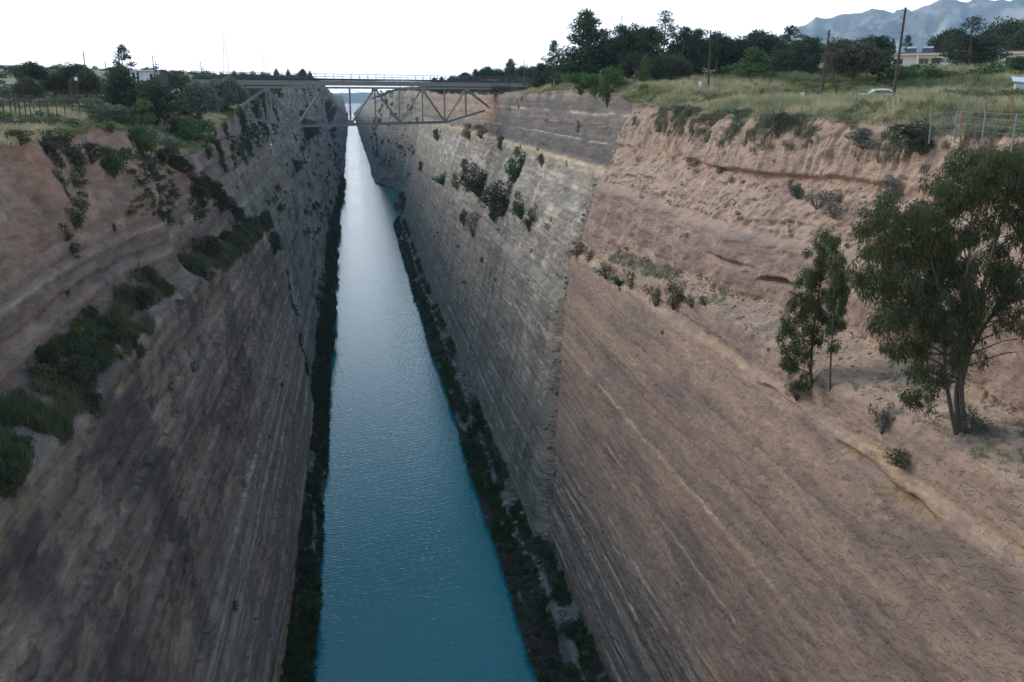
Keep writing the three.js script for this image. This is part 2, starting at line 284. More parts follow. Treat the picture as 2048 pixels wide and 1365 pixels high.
function rockLnear(z, y) {
  const w = lumpWarp(z + 300, y), b = benchL(z), f = fbm(z * 0.3, SY * 0.3, 4), h = fbm(z * 0.5, SY * 1.5, 4), low = 1 - ss(b - 1, b + 0.5, w);
  O[0] = 0.34; O[1] = 0.25; O[2] = 0.205;
  mixO(0.7 * ss(0.46, 0.6, fbm(z * 0.09, w * 0.35, 4)), 0.255, 0.205, 0.175);
  mixO(0.62 * low * ss(0.50, 0.55, fbm(z * 0.13, y * 0.25, 5) * 0.55 + 0.45 * fbm(z * 0.55, y * 1.1, 5)), 0.13, 0.107, 0.094);     // dark lichen stains with ragged edges
  mixO(0.8 * low * ss(0.6, 0.68, fbm(z * 0.1 + 50, y * 0.05, 4)), 0.135, 0.108, 0.095);
  mixO(0.5 * low * ss(0.6, 0.74, fbm(z * 0.2 + 7, y * 0.9, 5)), 0.45, 0.35, 0.28);
  mixO(0.6 * band(w, b - 2.2, 0.5) * ss(0.45, 0.6, f), 0.48, 0.36, 0.2);
  const tp = ss(48, 50, w); mixO(0.6 * tp, 0.36, 0.26, 0.20); mixO(0.6 * tp * ss(0.5, 0.62, fbm(z * 0.6, y * 0.6, 4)), 0.46, 0.33, 0.25); mixO(0.5 * tp * ss(0.55, 0.65, fbm(z * 0.2, y * 0.2)), 0.42, 0.25, 0.17);
  mixO(0.7 * band(w, 47.7, 0.10) * ss(0.45, 0.6, n2(z * 0.11, 31)), 0.50, 0.40, 0.27); mixO(0.7 * band(w, 45.0, 0.14) * ss(0.5, 0.62, n2(z * 0.1, 71)), 0.55, 0.42, 0.26);
  mixO(0.4 * band(w, 46.4, 0.9), 0.25, 0.205, 0.195);
  const strip = 1 - ss(18, 27, w + 6 * (fbm(z * 0.03, 9) - 0.5)), ln = n2(z * 0.03, w * 2.3);
  mixO(0.8 * strip, 0.27, 0.235, 0.215); mixO(0.7 * strip * ss(0.5, 0.75, ln), 0.44, 0.41, 0.38); mixO(0.8 * strip * ss(0.3, 0.12, ln), 0.34, 0.235, 0.165);
  mixO(0.85 * band(w, 5.5, 1.1), 0.33, 0.235, 0.175);
  if (w < 50) {mulO(0.82 + 0.36 * bedTone(z, w, 0.5, 31)); mulO(0.86 + 0.28 * bedTone(z, w, 1.5, 6));} mulO(0.62 + 0.76 * h); mulO(0.86 + 0.28 * n2(z * 1.1, SY * 5)); mulO(0.8 + 0.4 * fbm(z * 0.2 + 70, SY * 0.6, 3));
}
function rockLfar(z, y) {
  const w = lumpWarp(z + 300, y), f = fbm(z * 0.12, y * 0.18, 4), h = fbm(z * 0.26, y * 1.3, 4);
  O[0] = 0.31; O[1] = 0.29; O[2] = 0.265;
  mixO(0.7 * ss(0.45, 0.6, fbm(z * 0.07, w * 0.2, 4)), 0.235, 0.228, 0.222);
  mixO(0.7 * ss(0.55, 0.68, fbm(z * 0.06 + 20, y * 0.05, 4)), 0.38, 0.315, 0.24);
  mixO(0.7 * band(z, -212, 26) * band(w, 40, 8) * ss(0.35, 0.6, f), 0.42, 0.35, 0.225);
  mixO(0.6 * band(w, 43.5, 0.35) * ss(-260, -220, z), 0.42, 0.29, 0.17);
  mixO(0.75 * ss(44, 46, w) * ss(-205, -175, z), 0.34, 0.25, 0.20); mixO(0.5 * ss(44, 46, w) * ss(-205, -175, z) * ss(0.5, 0.62, f), 0.24, 0.2, 0.19);
  mixO(0.5 * ss(0.56, 0.7, fbm(z * 0.2, y * 0.07, 3)), 0.42, 0.40, 0.375); mixO(0.6 * ss(0.56, 0.68, fbm(z * 0.2 + 8, y * 0.25, 4)), 0.16, 0.16, 0.155);
  mixO(0.75 * ss(0.60, 0.67, fbm(z * 0.1, y * 0.35 + 90, 4)) * ss(-215, -260, z), 0.075, 0.085, 0.05);
  mulO(0.89 + 0.22 * bedTone(z, w, 0.4, 41)); mulO(0.92 + 0.16 * bedTone(z, w, 1.4, 9)); mulO(0.66 + 0.68 * h); mulO(0.86 + 0.28 * n2(z * 0.4, y * 4)); mulO(0.8 + 0.4 * fbm(z * 0.15 + 70, y * 0.4, 3));
}
const ALB = [0.91, 0.79, 0.70];
function rock(side, z, y) {
  if (side > 0) {
    const f = faultR(y) + 1.4 * (n2(y * 0.25, 50) - 0.5) + 0.8 * (fbm(y * 0.9, z * 0.9) - 0.5);
    if (z > f) rockRnear(z, y); else rockRfar(z, y);
    mixO(0.6 * band(z, f - 0.2, 0.7) * ss(0.35, 0.6, fbm(z * 1.5, y * 1.2)), 0.40, 0.33, 0.27);
  } else { const f = faultL(y) + 2.5 * (n2(y * 0.4, 60) - 0.5); if (z > f) rockLnear(z, y); else rockLfar(z, y); }
  O[0] *= ALB[0]; O[1] *= ALB[1]; O[2] *= ALB[2];
}
const toS = c => { c = clamp(c); return 255 * (c <= 0.0031308 ? 12.92 * c : 1.055 * Math.pow(c, 1 / 2.4) - 0.055); };
// one fine relief shared by all rock
function tile(size, fn, srgb) {
  const d = new Uint8Array(size * size * 4); let k = 0;
  for (let j = 0; j < size; j++) for (let i = 0; i < size; i++) { const v = fn(i / size, j / size); if (typeof v === 'number') { d[k] = d[k + 1] = d[k + 2] = clamp(v) * 255; } else { d[k] = toS(v[0]); d[k + 1] = toS(v[1]); d[k + 2] = toS(v[2]); } d[k + 3] = 255; k += 4; }
  const t = new THREE.DataTexture(d, size, size); t.wrapS = t.wrapT = THREE.RepeatWrapping; t.magFilter = THREE.LinearFilter; t.minFilter = THREE.LinearMipmapLinearFilter; t.generateMipmaps = true; if (srgb) t.colorSpace = THREE.SRGBColorSpace; t.needsUpdate = true; return t;
}
function pn(x, y, p) { // periodic value noise, p whole
  const xi = Math.floor(x), yi = Math.floor(y); let fx = x - xi, fy = y - yi; fx = fx * fx * (3 - 2 * fx); fy = fy * fy * (3 - 2 * fy);
  const m = q => ((q % p) + p) % p, g = (a, b) => NT[((m(b) * 131 + p * 7) & 255) << 8 | ((m(a) * 17 + p) & 255)];
  const A = g(xi, yi), B = g(xi + 1, yi), D = g(xi, yi + 1), E2 = g(xi + 1, yi + 1); return A + (B - A) * fx + (D - A + (A - B - D + E2) * fx) * fy;
}
const pf = (x, y, p, o) => { let s = 0, a = 0.5, t = 0; for (let i = 0; i < o; i++) { s += a * pn(x * p, y * p, p); t += a; a *= 0.55; p *= 2; } return s / t; };
const rockBump = tile(1024, (u, v) => { const a = pf(u, v, 16, 5), b = pf(u + 0.3, v, 30, 4), c = pf(u, v + 0.4, 60, 2); return 0.2 + 0.45 * a + 0.2 * c - 0.45 * ss(0.6, 0.68, b) + 0.25 * ss(0.40, 0.34, b); });

function cliff(side, z0, z1, nz, ny, tw, th, name, arc) {
  const X = side > 0 ? xR : xL, RY = side > 0 ? rimYR : rimYL, S = arc || ((z, y) => y), pos = [], uv = [], idx = [], yb = -1.5, yt = Math.max(...Array.from({ length: 40 }, (_, i) => RY(z0 + (z1 - z0) * i / 39))) + 0.8, st = yt + (arc ? 3.2 : 0);
  for (let i = 0; i <= nz; i++) {
    const z = z0 + (z1 - z0) * i / nz, ry = RY(z);
    for (let j = 0; j <= ny; j++) { const y = yb + (ry - yb) * j / ny; pos.push(X(z, y), y, z); uv.push(i / nz, (S(z, y) - yb) / (st - yb)); }
  }
  for (let i = 0; i < nz; i++) for (let j = 0; j < ny; j++) { const a = i * (ny + 1) + j, b = a + ny + 1; if (side > 0) idx.push(a, a + 1, b, b, a + 1, b + 1); else idx.push(a, b, a + 1, b, b + 1, a + 1); }
  const g = new THREE.BufferGeometry(); g.setAttribute('position', new THREE.Float32BufferAttribute(pos, 3)); g.setAttribute('uv', new THREE.Float32BufferAttribute(uv, 2)); g.setIndex(idx); g.computeVertexNormals();
  const d = new Uint8Array(tw * th * 4), NS = 600;
  for (let i = 0; i < tw; i++) {
    const z = z0 + (z1 - z0) * (i + 0.5) / tw; let q = 0, ya = yb, sa = S(z, yb), yn = yb + (yt - yb) / NS, sn = S(z, yn);
    for (let j = 0; j < th; j++) {
      const s = yb + (st - yb) * (j + 0.5) / th; let y = s;
      if (arc) { while (sn < s && q < NS + 60) { q++; ya = yn; sa = sn; yn = yb + (yt - yb) * (q + 1) / NS; sn = S(z, yn); } y = ya + (yn - ya) * clamp((s - sa) / Math.max(1e-6, sn - sa)); }
      SY = s; rock(side, z, y); const k = 4 * (j * tw + i); d[k] = toS(O[0]); d[k + 1] = toS(O[1]); d[k + 2] = toS(O[2]); d[k + 3] = 255;
    }
  }
  const map = new THREE.DataTexture(d, tw, th); map.magFilter = THREE.LinearFilter; map.minFilter = THREE.LinearMipmapLinearFilter; map.generateMipmaps = true; map.colorSpace = THREE.SRGBColorSpace; map.needsUpdate = true;
  const b = rockBump.clone(); b.repeat.set(Math.abs(z1 - z0) / Math.max(14, Math.abs(z0 + z1) * 0.14), (st - yb) / 7); b.needsUpdate = true;
  return put(new THREE.Mesh(g, new THREE.MeshStandardMaterial({ map, bumpMap: b, bumpScale: 0.11, roughness: 0.95 })), name, null, null, null, 'structure');
}
cliff(1, -24, -78, 360, 360, 1536, 1536, 'cliff_right', arcR);
cliff(1, -78, -140, 310, 360, 1536, 1536, 'cliff_right', arcR);
cliff(1, -140, -300, 270, 360, 1536, 1024, 'cliff_right');
cliff(1, -300, -820, 300, 180, 1536, 512, 'cliff_right');
cliff(1, -820, -3450, 180, 24, 512, 128, 'cliff_right');
cliff(1, 150, -24, 60, 60, 512, 256, 'cliff_right');
cliff(-1, -30, -120, 340, 280, 1536, 1536, 'cliff_left', arcL);
cliff(-1, -120, -260, 270, 280, 1536, 1024, 'cliff_left', arcL);
cliff(-1, -260, -820, 300, 140, 1536, 512, 'cliff_left');
cliff(-1, -820, -3450, 180, 24, 512, 128, 'cliff_left');
cliff(-1, 150, -30, 60, 60, 512, 256, 'cliff_left');

// ---------------------------------------------------------------- ground above the gorge
const soilTex = tile(1024, (u, v) => { const a = pf(u, v, 9, 6), b = pf(u + 0.4, v + 0.2, 70, 3), c = pf(u, v + 0.5, 5, 5), k = ss(0.42, 0.58, c), s = 0.65 + 0.7 * b; return [(0.30 - 0.13 * k + 0.10 * (a - 0.5)) * s, (0.245 - 0.085 * k + 0.10 * (a - 0.5)) * s, (0.13 - 0.06 * k + 0.03 * (a - 0.5)) * s]; }, true);
soilTex.repeat.set(1 / 23, 1 / 23);
const soilMat = new THREE.MeshStandardMaterial({ map: soilTex, roughness: 1 });
function sheet(side, name) {
  const zs = [], us = [0]; for (let z = 200; z > -30; z -= 6) zs.push(z); for (let z = -30; z > -330; z -= 0.75) zs.push(z); for (let z = -330; z > -850; z -= 5) zs.push(z); for (let z = -850; z >= -3460; z -= 40) zs.push(z);
  for (let u = 0; u < 8; u += 0.5) us.push(u + 0.5); for (let u = 10; u < 60; u += 2) us.push(u); for (let u = 64; u < 220; u += 8) us.push(u); us.push(240, 280, 340, 450, 650, 1000, 1600, 2600, 4000);
  const pos = [], uv = [], idx = [], n = us.length;
  for (const z of zs) { const rx = side > 0 ? rimXR(z) : rimXL(z), ry = side > 0 ? rimYR(z) : rimYL(z); us.forEach((u, i) => { const x = rx + side * u; pos.push(i ? x : x - side * 0.05, i ? (side > 0 ? gR(x, z) : gL(x, z)) : ry - 0.02, z); uv.push(x, z); }); }
  for (let i = 0; i < zs.length - 1; i++) for (let j = 0; j < n - 1; j++) { const a = i * n + j, b = a + n; if (side > 0) idx.push(a, a + 1, b, b, a + 1, b + 1); else idx.push(a, b, a + 1, b, b + 1, a + 1); }
  const g = new THREE.BufferGeometry(); g.setAttribute('position', new THREE.Float32BufferAttribute(pos, 3)); g.setAttribute('uv', new THREE.Float32BufferAttribute(uv, 2)); g.setIndex(idx); g.computeVertexNormals();
  return put(new THREE.Mesh(g, soilMat), name, null, null, null, 'structure');
}
sheet(1, 'ground_right'); sheet(-1, 'ground_left');

// ---------------------------------------------------------------- water, banks
const WV = []; let WVS = 0;
{ let s = 99; const q = () => { s = (Math.imul(s, 1664525) + 1013904223) >>> 0; return s / 4294967296; }; for (let i = 0; i < 12; i++) { const f = 20 + q() * 64, a = Math.PI * 0.5 + (q() - 0.5) * 1.7, k = 1 / Math.sqrt(f / 18); WV.push([Math.round(Math.cos(a) * f / 2) * 2, Math.round(Math.sin(a) * f / 2) * 2, k, q() * 6]); WVS += k; } }
const waves = tile(1024, (u, v) => {
  const w1 = 2.4 * pf(u, v, 7, 2), w2 = 2.4 * pf(u + 0.4, v + 0.7, 9, 2);
  let h = 0; for (let i = 0; i < WV.length; i++) { const w = WV[i]; h += w[2] * (1 - Math.abs(Math.sin(Math.PI * (w[0] * u + w[1] * v) + w[3] + (i & 1 ? w1 : w2)))); }
  return 0.66 * h / WVS + 0.24 * pf(u, v, 64, 3) + 0.10 * pf(u, v, 12, 2);
});
waves.repeat.set(1 / 31, 1 / 31);
function flat(x0, x1, z0, z1, y, nx, nz) { const g = new THREE.PlaneGeometry(x1 - x0, z0 - z1, nx, nz).rotateX(-Math.PI / 2).translate((x0 + x1) / 2, y, (z0 + z1) / 2), p = g.attributes.position, uv = g.attributes.uv; for (let i = 0; i < p.count; i++) uv.setXY(i, p.getX(i), p.getZ(i)); return g; }
const ruffle = tile(512, (u, v) => { const a = pf(u, v, 5, 5); return 0.25 + 0.75 * ss(0.42, 0.62, a); }); ruffle.repeat.set(1 / 90, 1 / 210);
const waterMat = new THREE.MeshPhysicalMaterial({ color: C(0.0, 0.185, 0.205), roughness: 0.07, roughnessMap: ruffle, ior: 1.33, bumpMap: waves, bumpScale: 0.08 });
put(new THREE.Mesh(flat(-70, 90, 150, -3500, 0, 2, 60), waterMat), 'water', null, null, null, 'structure');
put(new THREE.Mesh(flat(-5000, 5000, -3500, -9000, 0, 8, 8), new THREE.MeshPhysicalMaterial({ color: C(0.01, 0.06, 0.11), roughness: 0.25, ior: 1.33 })), 'sea', null, null, null, 'structure');

const edgeR = z => 17.3 + 0.5 * (n2(z * 0.05, 33) - 0.5) + tab(PATHR, z) + 1.2 * ss(-300, -480, z) + ss(-90, -700, z) * 2.0 * (fbm(z * 0.03, 71) - 0.5) - 5.5 * band(z, -552, 16);
const edgeL = z => -6.0 - 1.2 * ss(-110, -330, z) - tab(PATHL, z) + (0.35 + 1.9 * ss(-170, -330, z)) * (fbm(z * 0.07, 81) - 0.5) * 2;
function bankPt(side, z, k) { // k 0..1 from the water to the foot of the wall
  const e = side > 0 ? edgeR(z) : edgeL(z), foot = side > 0 ? Math.max(xR(z, 4.2), e + 1.5) : Math.min(xL(z, 3.4), e - 0.8);
  const P = side > 0 ? [[1, 4.3], [0.8, 3.2], [0.62, 2.9], [0.52, 1.6], [0.30, 1.15], [0.06, 0.8], [0.02, 0.72], [0, -0.8]] : [[1, 3.5], [0.7, 2.2], [0.3, 1.3], [0.04, 0.6], [0, -0.8]];
  const n = fbm(z * 0.5, k * 6 + 3, 4) - 0.5, far = ss(-300, -420, z);
  return V(e + (foot - e) * k + 0.7 * (n2(z * 0.35, k * 9) - 0.5) * (k > 0.1 && k < 0.95), tab(P, k) + (k > 0.05 && k < 0.97 ? n * (1.1 + far) + (side > 0 ? 7 * band(z, -552, 14) * ss(0, 0.4, k) : 0) : 0), z);
}
const bankMat = new THREE.MeshStandardMaterial({ vertexColors: true, roughness: 1, bumpMap: rockBump, bumpScale: 0.12 });
function bank(side, name) {
  const zs = [], ks = [0, 0.02, 0.06, 0.1, 0.16, 0.22, 0.3, 0.36, 0.42, 0.48, 0.52, 0.56, 0.6, 0.66, 0.72, 0.78, 0.84, 0.9, 0.95, 1], pos = [], col = [], idx = [], uv = [];
  for (let z = 150; z > -80; z -= 3) zs.push(z); for (let z = -80; z > -300; z -= 0.5) zs.push(z); for (let z = -300; z > -800; z -= 2) zs.push(z); for (let z = -800; z >= -3450; z -= 30) zs.push(z);
  for (const z of zs) for (const k of ks) {
    const p = bankPt(side, z, k); pos.push(p.x, p.y, p.z); uv.push(z / 7, k);
    O[0] = 0.22; O[1] = 0.195; O[2] = 0.17; const v = fbm(z * 0.4, k * 8, 4);
    if (k <= 0.06) { O[0] = 0.10; O[1] = 0.085; O[2] = 0.07; } else mixO(0.8 * ss(0.42, 0.55, v) * (side > 0 && k > 0.5 && k < 0.8 ? 0.3 : 1), 0.10, 0.095, 0.06);
    mulO(0.7 + 0.6 * n2(z * 2.3, k * 40)); col.push(...O);
  }
  const n = ks.length;
  for (let i = 0; i < zs.length - 1; i++) for (let j = 0; j < n - 1; j++) { const a = i * n + j, b = a + n; if (side > 0) idx.push(a, a + 1, b, b, a + 1, b + 1); else idx.push(a, b, a + 1, b, b + 1, a + 1); }
  const g = new THREE.BufferGeometry(); g.setAttribute('position', new THREE.Float32BufferAttribute(pos, 3)); g.setAttribute('uv', new THREE.Float32BufferAttribute(uv, 2)); g.setAttribute('color', new THREE.Float32BufferAttribute(col, 3)); g.setIndex(idx); g.computeVertexNormals();
  put(new THREE.Mesh(g, bankMat), name, null, null, null, 'structure');
}
bank(1, 'bank_right'); bank(-1, 'bank_left');

// ---------------------------------------------------------------- mountain and far shore
function ridge(name, crest, near, far, base, colorOf, rough, na, nr) {
  const pos = [], col = [], idx = [], p0 = crest[0][0], p1 = crest[crest.length - 1][0], T = [...crest].reverse();
  for (let i = 0; i <= na; i++) {
    const px = p0 + (p1 - p0) * i / na, d = ray(px, 190), L = Math.hypot(d.x, d.z), top = tab(T, px);
    for (let j = 0; j <= nr; j++) {
      const t = j / nr, D = near + (far - near) * t, x = d.x / L * D, z = d.z / L * D;
      const hc = topY(px, top, near + (far - near) * 0.82);                                // height that shows at that place on the skyline
      const s = t < 0.82 ? Math.pow(t / 0.82, 1.25) : 1 - (t - 0.82) * 1.5;
      const n = fbm(x * rough, z * rough, 6) - 0.5, r = rid(x * rough * 0.8 + 9, z * rough * 0.8, 5) - 0.5;
      const y = base + (hc * 0.98 - base) * s + (hc - base) * (0.28 * n + 0.30 * r) * Math.min(1, t * 3) * (t > 0.7 ? 0.55 : 1);
      pos.push(x, y, z); col.push(...colorOf(x, y, z));
    }
  }
  for (let i = 0; i < na; i++) for (let j = 0; j < nr; j++) { const a = i * (nr + 1) + j, b = a + nr + 1; idx.push(a, b, a + 1, b, b + 1, a + 1); }
  const g = new THREE.BufferGeometry(); g.setAttribute('position', new THREE.Float32BufferAttribute(pos, 3)); g.setAttribute('color', new THREE.Float32BufferAttribute(col, 3)); g.setIndex(idx); g.computeVertexNormals();
  put(new THREE.Mesh(g, new THREE.MeshStandardMaterial({ vertexColors: true, roughness: 1 })), name, null, null, null, 'structure');
}
ridge('mountain', [[1380, 150], [1450, 128], [1530, 96], [1590, 62], [1612, 52], [1622, 44], [1640, 49], [1700, 36], [1740, 23], [1800, 15], [1870, 4], [1915, 8], [1930, -2], [1990, 0], [2048, -6], [2150, -20], [2300, 10], [2500, 60]], 4800, 7200, 40,
  (x, y, z) => { const a = fbm(x * 0.004, z * 0.004, 5), b = fbm(x * 0.012, z * 0.012, 5); O[0] = 0.13; O[1] = 0.14; O[2] = 0.085; mixO(0.7 * ss(0.45, 0.6, a), 0.26, 0.22, 0.165); mixO(0.8 * ss(0.57, 0.63, b), 0.46, 0.41, 0.34); return O; }, 0.0030, 300, 110);
ridge('far_shore', [[520, 188], [600, 187], [660, 186], [700, 185], [730, 184], [770, 186], [830, 185], [900, 187], [1000, 189]], 7600, 9000, 0,
  (x, y, z) => { O[0] = 0.13; O[1] = 0.14; O[2] = 0.10; return O; }, 0.0009, 80, 16);

// ---------------------------------------------------------------- foliage
function leaves(blobs, n, opt) {
  const { w, l, cols, droop = 0, shell = 0.55, jit = 0.25 } = opt, pos = new Float32Array(n * 12), col = new Float32Array(n * 12), idx = [], a = V(), b = V(), c = V(), dir = V();
  const wt = []; let tot = 0; for (const q of blobs) { tot += Math.pow(q[3] * q[4] * q[5], 0.667); wt.push(tot); }
  for (let i = 0; i < n; i++) {
    const t = rnd() * tot; let k = 0; while (wt[k] < t) k++;
    const [bx, by, bz, rx, ry, rz] = blobs[k], z = rr(-1, 1), ph = rr(0, 6.2832), s = Math.sqrt(1 - z * z), r = Math.pow(rr(shell ** 3, 1), 1 / 3) * (0.8 + 0.4 * n2(ph * 1.6 + k * 3.1, z * 2.2 + k));
    dir.set(s * Math.cos(ph), z, s * Math.sin(ph)); const jx = rr(-jit, jit) * w * 4, px = bx + dir.x * rx * r + jx, py = by + dir.y * ry * r + rr(-jit, jit) * w * 4, pz = bz + dir.z * rz * r;
    a.set(rr(-1, 1), rr(-1, 1), rr(-1, 1)).addScaledVector(dir, 0.8); a.y -= droop; a.normalize();
    b.set(rr(-1, 1), rr(-1, 1), rr(-1, 1)).cross(a).normalize(); const L = l * rr(0.6, 1.3), W = w * rr(0.6, 1.3), q = i * 12;
    pos[q] = px; pos[q + 1] = py; pos[q + 2] = pz;
    pos[q + 3] = px + a.x * L * 0.5 + b.x * W; pos[q + 4] = py + a.y * L * 0.5 + b.y * W; pos[q + 5] = pz + a.z * L * 0.5 + b.z * W;
    pos[q + 6] = px + a.x * L; pos[q + 7] = py + a.y * L - droop * L * 0.15; pos[q + 8] = pz + a.z * L;
    pos[q + 9] = px + a.x * L * 0.5 - b.x * W; pos[q + 10] = py + a.y * L * 0.5 - b.y * W; pos[q + 11] = pz + a.z * L * 0.5 - b.z * W;
    const cc = cols[((rnd() < 0.65 ? k * 7 : Math.floor(rnd() * 97)) % cols.length)], m = rr(0.65, 1.35);
    for (let v = 0; v < 4; v++) { col[q + v * 3] = cc[0] * m; col[q + v * 3 + 1] = cc[1] * m; col[q + v * 3 + 2] = cc[2] * m; }
    const o = i * 4; idx.push(o, o + 1, o + 2, o, o + 2, o + 3);
  }
  const g = new THREE.BufferGeometry(); g.setAttribute('position', new THREE.BufferAttribute(pos, 3)); g.setAttribute('color', new THREE.BufferAttribute(col, 3)); g.setIndex(idx); g.computeVertexNormals(); return g;
}
const leafMat = new THREE.MeshPhysicalMaterial({ vertexColors: true, roughness: 1, specularIntensity: 0.3, transmission: 0.3, thickness: 0, side: THREE.DoubleSide });
const barkMat = std(0.11, 0.085, 0.065, 0.95), paleBark = std(0.12, 0.095, 0.08, 0.95), twigMat = std(0.12, 0.10, 0.09, 1);
const COL = {
  pine: [[0.050, 0.085, 0.044], [0.066, 0.098, 0.050], [0.040, 0.070, 0.042], [0.085, 0.100, 0.046]],
  pineB: [[0.105, 0.161, 0.049], [0.077, 0.133, 0.049], [0.133, 0.175, 0.056]],
  olive: [[0.161, 0.189, 0.133], [0.126, 0.161, 0.105], [0.196, 0.217, 0.161]],
  green: [[0.077, 0.147, 0.042], [0.056, 0.119, 0.035], [0.105, 0.161, 0.049]],
  dark: [[0.088, 0.098, 0.056], [0.070, 0.082, 0.046], [0.11, 0.112, 0.07]],
  dry: [[0.168, 0.140, 0.105], [0.140, 0.119, 0.098], [0.119, 0.119, 0.084]],
  grey: [[0.182, 0.175, 0.154], [0.140, 0.140, 0.133], [0.224, 0.203, 0.168]],
  rust: [[0.224, 0.140, 0.049], [0.154, 0.133, 0.049], [0.112, 0.133, 0.049]],
  euca: [[0.085, 0.112, 0.045], [0.098, 0.125, 0.052], [0.066, 0.092, 0.040], [0.115, 0.122, 0.048], [0.16, 0.105, 0.045], [0.105, 0.135, 0.05]],
  sapling: [[0.105, 0.161, 0.042], [0.084, 0.119, 0.042], [0.140, 0.105, 0.049], [0.070, 0.098, 0.042]],
};
// unit shrub: about 1 wide, 1 high, standing on the origin
function shrubProto(cols, n, w, l, lumps, flat = 1) {
  const g = new THREE.Group(), bl = [], stems = [];
  for (let i = 0; i < lumps; i++) { const a = rr(0, 6.28), r = Math.sqrt(rnd()) * 0.42, y = rr(0.12, 0.78), s = rr(0.09, 0.22); bl.push([Math.cos(a) * r, y * flat, Math.sin(a) * r, s, s * rr(0.7, 1.05), s]); stems.push(limb([V(Math.cos(a) * 0.03, -0.12, Math.sin(a) * 0.03), V(Math.cos(a) * r * 0.5, y * 0.5 * flat, Math.sin(a) * r * 0.5), V(Math.cos(a) * r, y * flat, Math.sin(a) * r)], 0.022, 0.006, 4)); }
  bl.push([0, 0.2 * flat, 0, 0.26, 0.18 * flat, 0.26]);
  part(g, 'crown', leaves(bl, n, { w, l, cols, jit: 0.4, shell: 0.5 }), leafMat); part(g, 'stem', mergeGeometries(stems), twigMat); return g;
}
function pineProto(h, w, n, cols, o = {}) { // metres
  const g = new THREE.Group(), { low = 0.04, sparse = 0, cone = 1, lw = 0.125, ll = 0.45, lean = 0.03 } = o, bl = [], wood = [], at = t => V(lean * h * t * t, h * t, lean * 0.5 * h * Math.sin(t * 3));
  wood.push(limb([0, 0.2, 0.4, 0.6, 0.8, 0.97].map(t => { const p = at(t); if (!t) p.y = -0.5; return p; }), h * (sparse ? 0.011 : 0.022) + 0.05, 0.03, 7));
  const nb = Math.round(h * 3.2);
  for (let i = 0; i < nb; i++) {
    const t = low + (1 - low) * (i + rnd()) / nb, prof = cone ? Math.pow(1 - t, 0.72) * 1.05 + 0.06 : Math.sin(Math.PI * clamp((t - low) / (1.08 - low))) ** 0.7, L = w * 0.5 * prof * rr(0.55, 1.12), a = i * 2.4 + rr(-0.5, 0.5);
    const p = at(t), e = p.clone().add(V(Math.cos(a) * L, L * rr(0.05, 0.5), Math.sin(a) * L)), m = p.clone().lerp(e, 0.5); m.y -= 0.06 * L;
    wood.push(limb([p, m, e], 0.02 + L * 0.018, 0.012, 4));
    const c = sparse ? 2 : 3; for (let q = 0; q < c; q++) { const f = 1 - q * 0.28, k = p.clone().lerp(e, f), s = (sparse ? 0.26 : 0.5) + L * (sparse ? 0.08 : 0.2); bl.push([k.x + rr(-0.2, 0.2), k.y + rr(0, 0.25), k.z + rr(-0.2, 0.2), s * rr(0.8, 1.3), s * rr(0.55, 0.9), s * rr(0.8, 1.3)]); }
  }
  part(g, 'crown', leaves(bl, n, { w: lw, l: ll, cols, jit: 0.3, shell: 0.3 }), leafMat); part(g, 'trunk', mergeGeometries(wood), barkMat); return g;
}
function roundProto(h, w, n, cols, o = {}) { // broad crown on a short trunk
  const g = new THREE.Group(), { low = 0.28, lw = 0.135, ll = 0.40, lumps = 16, flat = 0.7 } = o, bl = [], wood = [limb([V(0, -0.5, 0), V(0.1, h * low, 0.05), V(0, h * 0.55, 0)], h * 0.035 + 0.05, 0.06, 7)];
  for (let i = 0; i < lumps; i++) { const a = i * 2.4 + rnd(), r = Math.sqrt((i + 0.5) / lumps) * w * 0.38, y = h * (low + 0.16 + (0.74 - low) * (1 - (r / (w * 0.5)) ** 2) * rr(0.55, 1)), s = w * rr(0.15, 0.24); const e = V(Math.cos(a) * r, y, Math.sin(a) * r); bl.push([e.x, e.y, e.z, s, s * flat, s]); wood.push(limb([V(0.05, h * low, 0), V(e.x * 0.5, h * low + (y - h * low) * 0.6, e.z * 0.5), e], 0.06, 0.015, 4)); }
  part(g, 'crown', leaves(bl, n, { w: lw, l: ll, cols, jit: 0.35, shell: 0.35 }), leafMat); part(g, 'trunk', mergeGeometries(wood), barkMat); return g;
}
const P = {
  dense: [shrubProto(COL.green, 1800, 0.024, 0.08, 9), shrubProto(COL.green, 1800, 0.024, 0.08, 11)],
  bright: [shrubProto(COL.pineB, 1800, 0.018, 0.085, 9), shrubProto(COL.pineB, 1800, 0.018, 0.085, 8)],
  olive: [shrubProto(COL.olive, 1800, 0.022, 0.07, 11), shrubProto(COL.olive, 1800, 0.022, 0.07, 10)],
  dark: [shrubProto(COL.dark, 1800, 0.022, 0.075, 10), shrubProto(COL.dark, 1800, 0.022, 0.075, 8), shrubProto(COL.dark, 1800, 0.022, 0.08, 12)],
  dry: [shrubProto(COL.dry, 1500, 0.011, 0.085, 8), shrubProto(COL.grey, 1400, 0.011, 0.085, 8)],
  ragged: [shrubProto(COL.euca, 620, 0.018, 0.12, 7), shrubProto([...COL.olive, ...COL.dry], 700, 0.014, 0.11, 8)],
  rust: [shrubProto(COL.rust, 1900, 0.013, 0.08, 9)],
  tuft: [shrubProto(COL.olive, 350, 0.03, 0.13, 5), shrubProto(COL.green, 350, 0.03, 0.12, 5), shrubProto(COL.dark, 350, 0.03, 0.12, 5)],
};
